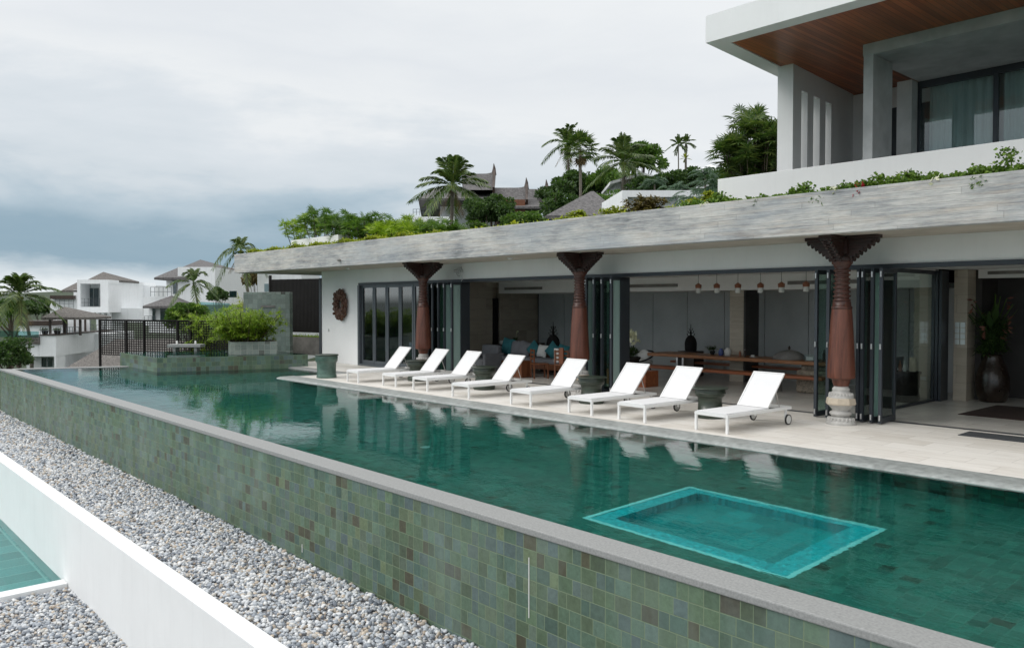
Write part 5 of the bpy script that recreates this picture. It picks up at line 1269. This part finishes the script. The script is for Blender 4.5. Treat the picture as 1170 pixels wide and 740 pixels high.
def villa_a():
    D = 75
    t = thing('villa', 'white two storey villa with framed balcony behind the lattice, shingle roof on top', 'villa', tuple(at(120, 420, D) - Z3 * 3))
    w = MB()
    # framed balcony box (open front)
    vbox(w, 88, 124, 319.5, 324, D, 12.5); vbox(w, 88, 124, 350.5, 357, D, 12.5); vbox(w, 88, 92, 324, 350.5, D, 12.5); vbox(w, 114.5, 124, 324, 350.5, D, 12.5); vbox(w, 92, 114.5, 324, 350.5, D, 10, 2.2)
    # long side wing, lower wall, lower storey
    vbox(w, 126, 163, 352, 368, D + 3, 8); vbox(w, 57, 88, 341, 357.5, D + 4, 9); vbox(w, 84, 88, 331, 341, D + 4, 5); vbox(w, 99, 124, 357, 384, D, .3, 3.5); vbox(w, 101, 124, 381, 420, D - 6, 6)
    for x in (104.5, 110.5, 117): vbox(w, x, x + 4, 357, 381, D, .4, 1)
    vbox(w, 163.5, 178, 326, 370, D + 9, 7)
    w.build('walls', 'white_far', t, True)
    r = MB(); hip(r, 99, 137, 320, 118, 310.5, D + 2.5, 5); hip(r, 70, 89, 331.5, 88, 322.5, D + 4, 5); r.build('roof', 'thatch', t, True)
    b = MB(); vbox(b, 57, 84, 337.5, 341.5, D + 3.5, 1.2); b.build('pergola_beam', 'dark_wood', t, True)
    win(t, 101, 107.5, 329, 350, D + 2.1); win(t, 107, 113.5, 329, 350, D + 2.1); win(t, 161.2, 163.5, 333, 352, D + 8.9); win(t, 99, 104, 359, 379, D + 3.4); win(t, 120, 124, 358, 380, D + 3.4); win(t, 112.5, 116, 358, 380, D + 3.4)
    rail(t, 92, 114, 341, 350, D + .2, 5); rail(t, 63, 84, 342, 352, D + 3.6, 4); rail(t, 99, 122, 371, 380, D - 4, 6)
    rp = MB(); vbox(rp, 124.5, 126, 352, 366, D + 2.7, .4); rp.build('downpipe', 'frame', t, True)
    # lower villa with the pavilion
    D = 62
    t = thing('pavilion_villa', 'white lower villa with shingle roofed terrace pavilion behind the pool corner', 'villa', tuple(at(50, 420, D) - Z3 * 3))
    w = MB(); vbox(w, 44.5, 64, 382.5, 407, D, 13); vbox(w, 18, 44.5, 393, 407, D, 13); vbox(w, 18, 64, 406.9, 432, D, 11, 1.6); vbox(w, 62, 64, 407, 432, D, 13); vbox(w, 21, 56, 372, 383, D + 5, 5)
    w.build('walls', 'white_far', t, True)
    b = MB(); vbox(b, 44.5, 64, 382.2, 383.2, D - .1, 13.2); vbox(b, 20.5, 56.5, 366.5, 372, D + 4.8, 3); vbox(b, 18.5, 22.5, 406, 420, D - .05, .3)
    for x in (55.5, 71.5, 74, 90): vbox(b, x, x + 1.6, 362, 383, D + 3, .3)
    for x in (58, 84, 96): vbox(b, x, x + 1.2, 362, 383, D + 7.5, .3)
    b.build('timber_frame', 'dark_wood', t, True)
    w = MB(); vbox(w, 57, 64, 363, 383, D + 8, .3); vbox(w, 66, 71, 363, 383, D + 8, .3); vbox(w, 76, 84, 363, 383, D + 8, .3); vbox(w, 86, 101, 365, 383, D + 8, .3); w.build('pavilion_walls', 'white_far', t, True)
    r = MB(); hip(r, 47, 101, 362.5, 74, 350.5, D + 2, 4.5, ridge=.06); r.build('roof', 'thatch', t, True)
    r = MB(); vbox(r, 19.5, 44.4, 383.8, 393, D - .2, 3); r.build('stone_ledge', 'thatch', t, True)
    win(t, 47.5, 54, 408, 419, D - .05 + 1.6); win(t, 54.5, 61, 408, 419, D - .05 + 1.6); 
    rail(t, 46, 56, 373.5, 382, D + .2, 3); rail(t, 76, 90, 373.5, 382, D + .2, 4); rail(t, 66, 72, 373.5, 382, D + .2, 2)
    for x, mt in ((51.5, 'black'), (65.5, 'leaf_dark')):
        q = at(x, 382, D + .8); MB().lathe([(0, .18), (.3, .26), (.32, .2)], tuple(q), 12).build('plant_pot', 'black', t, True)
        V, F = tufts([(q.x + RNG.normal() * .12, q.y + RNG.normal() * .12, q.z + .35) for _ in range(20)], 6, .3, .05); np_mesh('pot_plant', V, F, 'leaf_dark', t)
    g = MB(); a, b2 = at(-14, 381, 52), at(44, 382, 56); g.bar(a, b2, .05, .42); tag(g.build('glass_balustrade', 'glass_rail'), 'teal glass balustrade at the far left edge behind the pool corner', 'balustrade')
villa_a()
def villa_b():
    D = 68
    t = thing('villa', 'white villa with two hip roofs behind the small palm, left of the pavilion roof', 'villa', tuple(at(230, 420, D) - Z3 * 3))
    w = MB(); vbox(w, 203, 246, 305, 348, D, 16); vbox(w, 190, 203, 318, 348, D + 2, 6); vbox(w, 164, 203, 339, 372, D + .5, 8); vbox(w, 170, 200, 349, 380, D - 2, 5); vbox(w, 246, 300, 306, 345, D + 14, 8)
    w.build('walls', 'white_far', t, True)
    r = MB(); hip(r, 176, 214, 317, 205, 305, D - .5, 8); hip(r, 208, 249, 305.2, 229, 296.5, D + 1, 10); hip(r, 163, 212, 349.5, 196, 337.5, D - 3.5, 6); r.build('roof', 'slate', t, True)
    win(t, 197.5, 202, 320, 336, D + 1.9); win(t, 174, 178, 351, 366, D - 2.1); win(t, 183, 190, 351, 368, D - 2.1); win(t, 262, 271, 332, 340, D - 6)
    rail(t, 172, 196, 328, 338.5, D, 5); rail(t, 165, 178, 361, 366, D - 4, 3)
    # low thatched roof seen through and left of the lattice
    D = 50
    t = thing('thatched_hall', 'low brown thatched roof behind the lattice screen', 'building', tuple(at(160, 430, D) - Z3 * 2))
    r = MB(); hip(r, 68, 250, 424, 165, 387, D, 12, ridge=.4); r.build('roof', 'thatch', t, True)
    w = MB(); vbox(w, 75, 285, 423.1, 470, D + .8, 12); w.build('walls', 'white_far', t, True)
    g = MB(); a, b = at(228, 352, 47), at(262, 354, 46); g.bar(a, b, .04, .75); tag(g.build('glass_balustrade', 'glass_rail'), 'green glass balustrade above the shrubs by the white villa', 'balustrade')
villa_b()
def thai_house():
    D = 70
    t = thing('thai_house', 'dark timber house with steep pointed gables on the hill', 'house', tuple(at(545, 262, D) - Z3 * 2))
    w = MB(); vbox(w, 503, 573, 229, 262, D + 5, 7); vbox(w, 472, 520, 247.5, 265, D, 6); w.build('walls', 'white_far', t, True)
    w = MB(); vbox(w, 571, 600, 228, 250, D - .5, 8); w.build('timber_wall', 'chair_wood', t, True)
    r = MB(); hip(r, 478, 585, 226.5, 520, 215, D + .5, 14, ridge=.5); hip(r, 575, 625, 236, 595, 226, D - 1, 10, ridge=.6)
    r.build('eaves_roof', 'slate', t, True)
    # steep swooping gable roofs: ridge runs in the picture direction, gable end with a spike on the right
    def gable(nm, x0, x1, ye, yr, d, dep):
        m_ = MB(); a = at(x0, yr, d + dep / 2); b = at(x1, yr, d + dep / 2); e = at(x0, ye, d); h = a.z - e.z; rows = []
        prof = [(-1, 0), (-.72, .16), (-.45, .40), (-.2, .74), (-.0, 1.0), (.2, .74), (.45, .40), (.72, .16), (1, 0)]
        n = 9
        for k in range(n + 1):
            f = k / n; c = a.lerp(b, f); lift = .14 * h * max(0, f - .7) ** 2 * 8
            rows.append([c + VD * (u * dep / 2) + Z3 * (-h + h * v + lift * v) + RT * (.5 * v * (f - .5)) for u, v in prof])
        V = [p_ for r_ in rows for p_ in r_]; q = len(prof)
        F = [(i * q + j, (i + 1) * q + j, (i + 1) * q + j + 1, i * q + j + 1) for i in range(n) for j in range(q - 1)]
        F.append(tuple(range(q))); F.append(tuple(n * q + j for j in range(q - 1, -1, -1))); m_.raw(V, F); ro = m_.build('gable_roof', 'slate', t, True)
        s = MB(); end = rows[-1]
        for j in range(q - 1): s.bar(end[j] + RT * .08, end[j + 1] + RT * .08, .2, .5)
        top = end[4]; s.tube([top - Z3 * .3, top + Z3 * .3 + RT * .04, top + Z3 * .75], [.26, .14, .02], 6)
        s.raw([end[0] + RT * .1, end[8] + RT * .1, end[6] + RT * .1, end[4] + RT * .1, end[2] + RT * .1], [(0, 1, 2, 3, 4)])
        bo = s.build('bargeboard', 'dark_wood', ro); bo.data.transform(t.matrix_basis.inverted())
    gable('g', 530, 561, 217, 198.5, D + 1, 4.6); gable('g', 566, 598, 231, 214.5, D, 4.2); gable('g', 600, 621, 232, 216, D + 4, 4.2)
    w = MB()
    for x in (490, 564, 573): vbox(w, x, x + 2, 226, 252, D + 1, .35)
    w.build('porch_post', 'concrete_dark', t, True)
    rail(t, 472, 491, 239, 246, D + .3, 5)
    # grey shingle roof
    D = 46
    t = thing('shingle_roofed_house', 'house with broad grey shingle pyramid roof just above the concrete fascia', 'house', tuple(at(668, 262, D) - Z3 * 2))
    r = MB(); hip(r, 624, 712, 246, 677, 218.5, D, 6, .22, .04); r.build('roof', 'slate', t, True); w = MB(); vbox(w, 632, 704, 248, 275, D + .8, 4); w.build('walls', 'white_far', t, True)
    D = 62
    t = thing('modern_house', 'low house with white edged mono pitch roof among the hill trees', 'house', tuple(at(725, 250, D) - Z3 * 2))
    m_ = MB(); a, b, c = at(697, 207.5, D), at(733, 197, D), at(760, 203, D)
    for p, q in ((a, b), (b, c)): m_.raw([p, q, q + FW * 6, p + FW * 6, p - Z3 * .22, q - Z3 * .22, q + FW * 6 - Z3 * .22, p + FW * 6 - Z3 * .22], [(0, 1, 2, 3), (7, 6, 5, 4), (0, 4, 5, 1), (1, 5, 6, 2), (2, 6, 7, 3), (3, 7, 4, 0)])
    m_.build('roof', 'white_far', t, True); w = MB(); vbox(w, 703, 752, 206, 240, D + .6, 4); w.build('walls', 'panel_grey', t, True)
    D = 40
    t = thing('white_house', 'flat white walled building with grey panel beyond the roof garden', 'building', tuple(at(750, 250, D) - Z3 * 2))
    w = MB(); vbox(w, 711, 800, 217.5, 225, D, 5); vbox(w, 711, 717, 225, 250, D, 5); vbox(w, 717, 800, 225, 250, D, 4.5, .4); vbox(w, 775, 788, 225, 250, D, 4, .1); w.build('walls', 'white_far', t, True)
    w = MB(); vbox(w, 718, 774, 228, 245, D, .1, .3); w.build('recessed_panel', 'panel_grey', t, True)
    D = 78
    t = thing('hillside_house', 'white roofed house glimpsed behind the trees left of the parapet', 'house', tuple(at(810, 215, D) - Z3 * 2))
    w = MB(); hip(w, 788, 832, 197.5, 812, 188, D, 6); w.build('roof', 'white_far', t, True); w = MB(); vbox(w, 793, 828, 199, 215, D + .7, 5); w.build('walls', 'white_far', t, True)
    # white roof terrace wall on our own roof, far left
thai_house()

# ---------------------------------------------------------------- roof garden
rz = ZR - .12
def rpt(px, y): 
    """x on the roof for a photo column at world depth line y"""
    v = RT * (px - CX) + fwd * CF; return v.x / v.y * y
tag(MB().box(rpt(333, 14.6), rpt(387, 14.6), 14.6, 15.1, rz, rz + .62).build('roof_planter', 'white', bevel=.01), 'white rendered planter trough standing on the roof at the left', 'planter')
def roof_green():
    pts = []
    for k in range(9000):
        x = RNG.uniform(-30.6, -10.1); y = 13.60 + RNG.uniform(0, 1) ** 1.8 * 1.5
        dens = 1.0 if x < -21 else (.55 if math.sin(x * 2.3) + math.sin(x * .9 + 1) > -.1 else .05)
        if RNG.uniform() < dens: pts.append((x, y, ZR - .08 + (.22 if x < -19 else .13) * RNG.uniform() * (.6 + .4 * math.sin(x * 3.7))))
    V, F = tufts(pts, 7, .17, .045, 1, .35); o = np_mesh('roof_groundcover', V, F, 'leaf_yellow'); tag(o, 'yellow green ground cover growing along the concrete roof edge', 'ground cover', kind='stuff')
    pts = [(RNG.uniform(-30.5, 3), RNG.uniform(13.9, 21.5), ZR - .1) for _ in range(5000)]
    V, F = tufts(pts, 6, .2, .05, 1, .4); o = np_mesh('roof_grass', V, F, 'leaf_mid'); tag(o, 'grass covering the flat roof behind its edge', 'grass', kind='stuff')
roof_green()
def vine():
    pts = []; t = thing('trailing_vine', 'leafy green vine trailing along the foot of the white parapet', 'plant', (-6, 14.0, ZR))
    mb = MB(); P = []
    for k in range(15):
        x0 = -9.6 + k * .92; q = [Vector((x0 + j * .28, 13.62 + RNG.uniform(-.05, .3), ZR + .0 + RNG.uniform(0, .05))) for j in range(7)]; mb.tube(q, .008, 5)
    mb.build('stems', 'trunk_brown', t, True)
    for k in range(15000):
        x = RNG.uniform(-9.9, 3.1); top = .10 + .05 * math.sin(x * 2.9) * math.sin(x * 1.13 + 2) + (.05 if x > -6.5 else 0) + .035 * math.sin(x * 8.3) + .03 * math.sin(x * 21)
        P.append((x, 13.46 + RNG.uniform(0, .38), ZR - .05 + RNG.uniform(0, 1) ** .8 * max(.05, top)))
    for c in ((-5.4, .2), (-4.0, .38), (-9.0, .2), (-7.2, .2), (-2.9, .3), (-.9, .35)):
        mb2 = [Vector((c[0] + RNG.normal() * .02, 13.62, ZR)) + Vector((RNG.normal() * .02, -.02 * j, c[1] * j / 5)) for j in range(6)]
        MB().tube(mb2, .007, 5).build('shoot', 'trunk_brown', t, True)
        for k in range(170): h_ = RNG.uniform(0, 1); P.append((c[0] + RNG.normal() * .10 * (1.2 - h_ * .6), 13.58 + RNG.normal() * .05, ZR + h_ * c[1]))
    for x in (-4.35, -8.1, -1.6, -6.9):
        for k in range(40): P.append((x + RNG.normal() * .06, 13.43 + RNG.normal() * .01, ZR - RNG.uniform(0, .2)))
    P = np.array(P); n = len(P); D = norm(rand_dirs(n) + np.array([0, -.5, .25])); S = norm(np.cross(D, rand_dirs(n)))
    V, F = blades(P, D, S, .066 * RNG.uniform(.6, 1.3, n), .052, .2); np_mesh('leaves', V, F, 'leaf_vine', t)
    for (x, mt, lb) in ((-6.15, 'flower_r', 'r'), (-4.95, 'flower_w', 'w'), (-6.6, 'flower_w', 'w2'), (-9.2, 'flower_w', 'w3')):
        q = np.array([[x + RNG.normal() * .04, 13.43 + RNG.normal() * .02, ZR + RNG.uniform(-.10, .06)] for _ in range(16)]); V, F = blades(q, rand_dirs(16), rand_dirs(16), .085, .07); np_mesh('flowers', V, F, mt, t)
vine()
# row of palm-like shrubs on the roof
xs = [(348, 5.9, 1.0, 1.15), (371, 6.6, 1.25, 1.0), (391, 6.1, .9, 1.0), (409, 5.7, .8, 1.0), (427, 5.5, .7, 1.0), (446, 5.4, .7, 1.0), (464, 5.2, .65, 1.0), (484, 5.0, .6, 1.0), (503, 4.95, .6, 1.0)]
def roofshrubs():
    heads = {348: 238, 371: 229, 391: 238, 409: 240, 427: 243, 446: 247, 464: 249, 484: 252, 503: 250}
    names = {348: 'leftmost palm like shrub in the roof garden, above the white trough', 371: 'tallest palm like shrub in the roof garden row', 391: 'palm like shrub just right of the tallest one on the roof', 409: 'fourth palm like shrub from the left in the roof garden row', 427: 'fifth palm like shrub from the left in the roof garden row', 446: 'fourth palm like shrub from the right in the roof garden row', 464: 'third palm like shrub from the right in the roof garden row', 484: 'second palm like shrub from the right in the roof garden row', 503: 'rightmost palm like shrub of the roof garden row, below the coconut palm'}
    for px, top in heads.items():
        y = 15.2; x = rpt(px, y); d = Vector((x, y, 0)).dot(FW); zt = at(px, top, d).z; h = zt - rz
        rhapis((x, y, rz), h, .85, 9 if px < 380 else 12, 13, .30, names[px], 'leaf_mid' if px % 2 else 'leaf_bright', 'roof_shrub', 'plant', 'palm like shrubs in a row on the roof', lo=.6 if px < 380 else .1, bw=.034)
roofshrubs()
# ---------------------------------------------------------------- palms and trees on the hill
def G(px, py_top, d):
    q = at(px, py_top, d); return Vector((q.x, q.y, hgt(q.x, q.y)))
def cp(px, py, d, rpx, label, bx=None, **k):
    top = at(px, py, d); b = at(bx if bx else px, py, d); base = Vector((b.x, b.y, hgt(b.x, b.y) - .2)); return coconut(base, top, rpx * d / CF, label, **k)
cp(22, 338, 62, 43, 'coconut palm at the far left beside the white villas', nf=22, droop=.6)
cp(221, 324, 50, 32, 'small palm in front of the white villa with two hip roofs', nf=14, trunk_r=.08, name='garden_palm', dead=0, droop=.9)
cp(275, 286, 40, 32, 'drooping palm growing against the left end of the concrete roof', nf=14, mt='leaf_palm', trunk_r=.09, name='garden_palm', dead=3, droop=.95)
cp(517, 212, 52, 46, 'coconut palm in front of the pointed gable house', bx=506, nf=24, droop=.5, bend=.05)
cp(648, 165, 80, 33, 'tall thin coconut palm behind the fan palm', nf=15, trunk_r=.12, droop=.6)
def fp(px, py, d, rpx, label):
    top = at(px, py, d); q = Vector((top.x, top.y, hgt(top.x, top.y) - .2)); return fanpalm(q, top, rpx * d / CF, label)
fp(663, 171, 66, 25, 'round headed fan palm with a bare trunk above the grey shingle roof')
cp(712, 185, 60, 42, 'coconut palm with upright fronds right of the fan palm', nf=22, droop=.45)
cp(775, 165, 90, 13, 'left of two tiny slender palms on the skyline', nf=15, trunk_r=.08, name='slender_palm', dead=0, droop=.5, fine=.9, lk=2.2)
cp(784, 163, 92, 13, 'right of two tiny slender palms on the skyline', nf=15, trunk_r=.08, name='slender_palm', dead=0, droop=.5, fine=.9, lk=2.2)
cp(783, 181, 88, 6, 'small yellow leaved palm under the slender pair', nf=10, trunk_r=.1, name='slender_palm', dead=0, mt='leaf_yellow', fine=.8, lk=2.5)
def tr(px, py, d, rx, ry, n, leaf, label, mt='leaf_dark', **k):
    s = d / CF; c = at(px, py, d); q = Vector((c.x, c.y, min(hgt(c.x, c.y), c.z - ry * s) - .1)); return tree(q, c, (rx * s, rx * s, ry * s), n, leaf, label, mt, **k)
tr(655, 217, 72, 33, 24, 9000, .34, 'dark spreading tree left of the fan palm trunk')
tr(735, 183, 82, 25, 23, 8000, .36, 'round bright topped tree behind the coconut palm on the hill', 'leaf_mid')
tr(697, 212, 70, 34, 20, 7000, .34, 'mid green tree behind the shingle pyramid roof', 'leaf_mid')
tr(561, 244, 48, 31, 24, 11000, .2, 'dark bushy tree against the pointed gable house')
tr(598, 254, 46, 28, 15, 7000, .17, 'low bright green shrubby tree below the pointed gables', 'leaf_mid', name='bushy_tree')
tr(690, 236, 52, 36, 18, 5000, .24, 'green tree just over the shingle pyramid roof', 'leaf_mid', name='bushy_tree')
tr(745, 212, 58, 28, 14, 5500, .26, 'dark bush partly hiding the mono pitch roof', 'leaf_dark', name='bushy_tree')
tr(785, 206, 56, 26, 14, 5500, .26, 'dark rounded tree below the slender palms', 'leaf_dark')
tr(638, 238, 56, 24, 22, 5000, .26, 'dark tree filling the gap left of the shingle pyramid roof', 'leaf_dark')
tr(625, 222, 74, 12, 10, 2500, .3, 'small dark tree at the right end of the pointed gables', 'leaf_dark')
tr(855, 208, 60, 45, 22, 8000, .28, 'grey green tree mass behind the parapet corner', 'leaf_mid')
tr(10, 408, 55, 32, 24, 6000, .22, 'dark rounded tree at the far left edge below the villas', 'leaf_dark')
tr(217, 366, 44, 28, 24, 16000, .15, 'green bush in front of the white villa behind the lattice', 'leaf_mid', name='bushy_tree')
tr(250, 338, 60, 12, 11, 2600, .18, 'small dark bush beside the grey side of the white villa', 'leaf_dark', name='bushy_tree')
tr(12, 352, 120, 34, 12, 4000, .6, 'distant dark tree clump behind the left coconut palm', 'leaf_dark')
tr(50, 352, 130, 20, 9, 3000, .6, 'distant tree clump left of the white villa', 'leaf_dark')
tr(294, 318, 47, 14, 17, 3500, .2, 'dry brownish tree under the left end of the concrete roof', 'leaf_brown')
# blue green feathery palms left of the parapet
for i, (px, py, d, r, lb) in enumerate([(828, 205, 34, 36, 'feathery blue green palm clump touching the parapet corner'), (797, 222, 36, 30, 'feathery blue green palm clump left of the parapet corner'), (770, 212, 44, 24, 'feathery palm clump above the flat white building'), (748, 205, 50, 18, 'small feathery palm beside the mono pitch roof'), (806, 196, 50, 26, 'feathery palm crown behind the parapet corner clump')]):
    c = at(px, py, d); q = Vector((c.x, c.y, min(hgt(c.x, c.y), c.z - 1.0))); t = thing('feathery_palm', lb, 'palm tree', q, 0, 'feathery blue green palms')
    MB().tube([q, q.lerp(c, .5), c - Vector((0, 0, .3))], [.09, .07, .05], 7).build('trunk', 'bark', t, True)
    s = r * d / CF; V, F = join([frond(c + Vector((RNG.normal() * s * .25, RNG.normal() * s * .25, RNG.normal() * s * .15 - .25 * s)), RNG.uniform(0, 6.28), R(RNG.uniform(15, 80)), s * RNG.uniform(.8, 1.1), RNG.uniform(.5, .9), 26, s * .22, .035, .4, .012) for _ in range(34)]); np_mesh('crown', V, F, 'leaf_blue', t)
# rhapis clump on the terrace by the louvre wall
c = at(862, 180, 20.5)
rhapis((c.x, c.y, 4.0), at(860, 118, 20.5).z - 4.0, 1.15, 30, 24, .36, 'tall dark green lady palm clump against the white louvre wall', 'leaf_palm', lo=.15, lean=.28, bw=.04, nb=11)
c = at(838, 150, 22); 
# bushes low behind the roof edge
def dline(px, y):
    v = RT * (px - CX) + fwd * CF; return y / v.y * CF
for (px, top, wpx, y, mt, lb) in [(738, 220, 22, 14.6, 'leaf_brown', 'brownish green shrub in front of the flat white building'), (812, 213, 9, 14.8, 'leaf_yellow', 'bright yellow shrub just left of the parapet end'), (790, 226, 11, 14.2, 'leaf_yellow', 'low yellow shrub left of the bright yellow one'), (545, 249, 12, 14.6, 'leaf_mid', 'small light green shrub near the foot of the coconut palm'), (660, 238, 10, 14.2, 'leaf_yellow', 'low yellow shrub on the roof edge before the shingle roof'), (702, 234, 16, 14.2, 'leaf_yellow', 'low yellow green shrub right of the shingle roof')]:
    d = dline(px, y); q = at(px, top, d); h = q.z - rz; r_ = wpx * d / CF; t = thing('shrub', lb, 'shrub', (q.x, q.y, rz)); n_ = 230 if mt != 'leaf_brown' else 420
    mb = MB()
    for k in range(7): a_ = k * .9; mb.tube([(0, 0, 0), (math.cos(a_) * r_ * .6, math.sin(a_) * r_ * .6, h * .8)], [.012, .006], 5)
    mb.build('stems', 'trunk_brown', t)
    pts = [(RNG.normal() * r_ * .42, RNG.normal() * r_ * .42, RNG.uniform(.05, .85) * h * (1 - .25 * abs(RNG.normal()))) for _ in range(n_)]
    V, F = tufts(pts, 8, .13, .05, 1, .3); np_mesh('foliage', V, F, mt, t, False)
for ob in list(COL.objects):
    if ob.type == 'MESH' and ob.parent is None and 'kind' not in ob and 'label' not in ob: print('UNLABELED', ob.name)
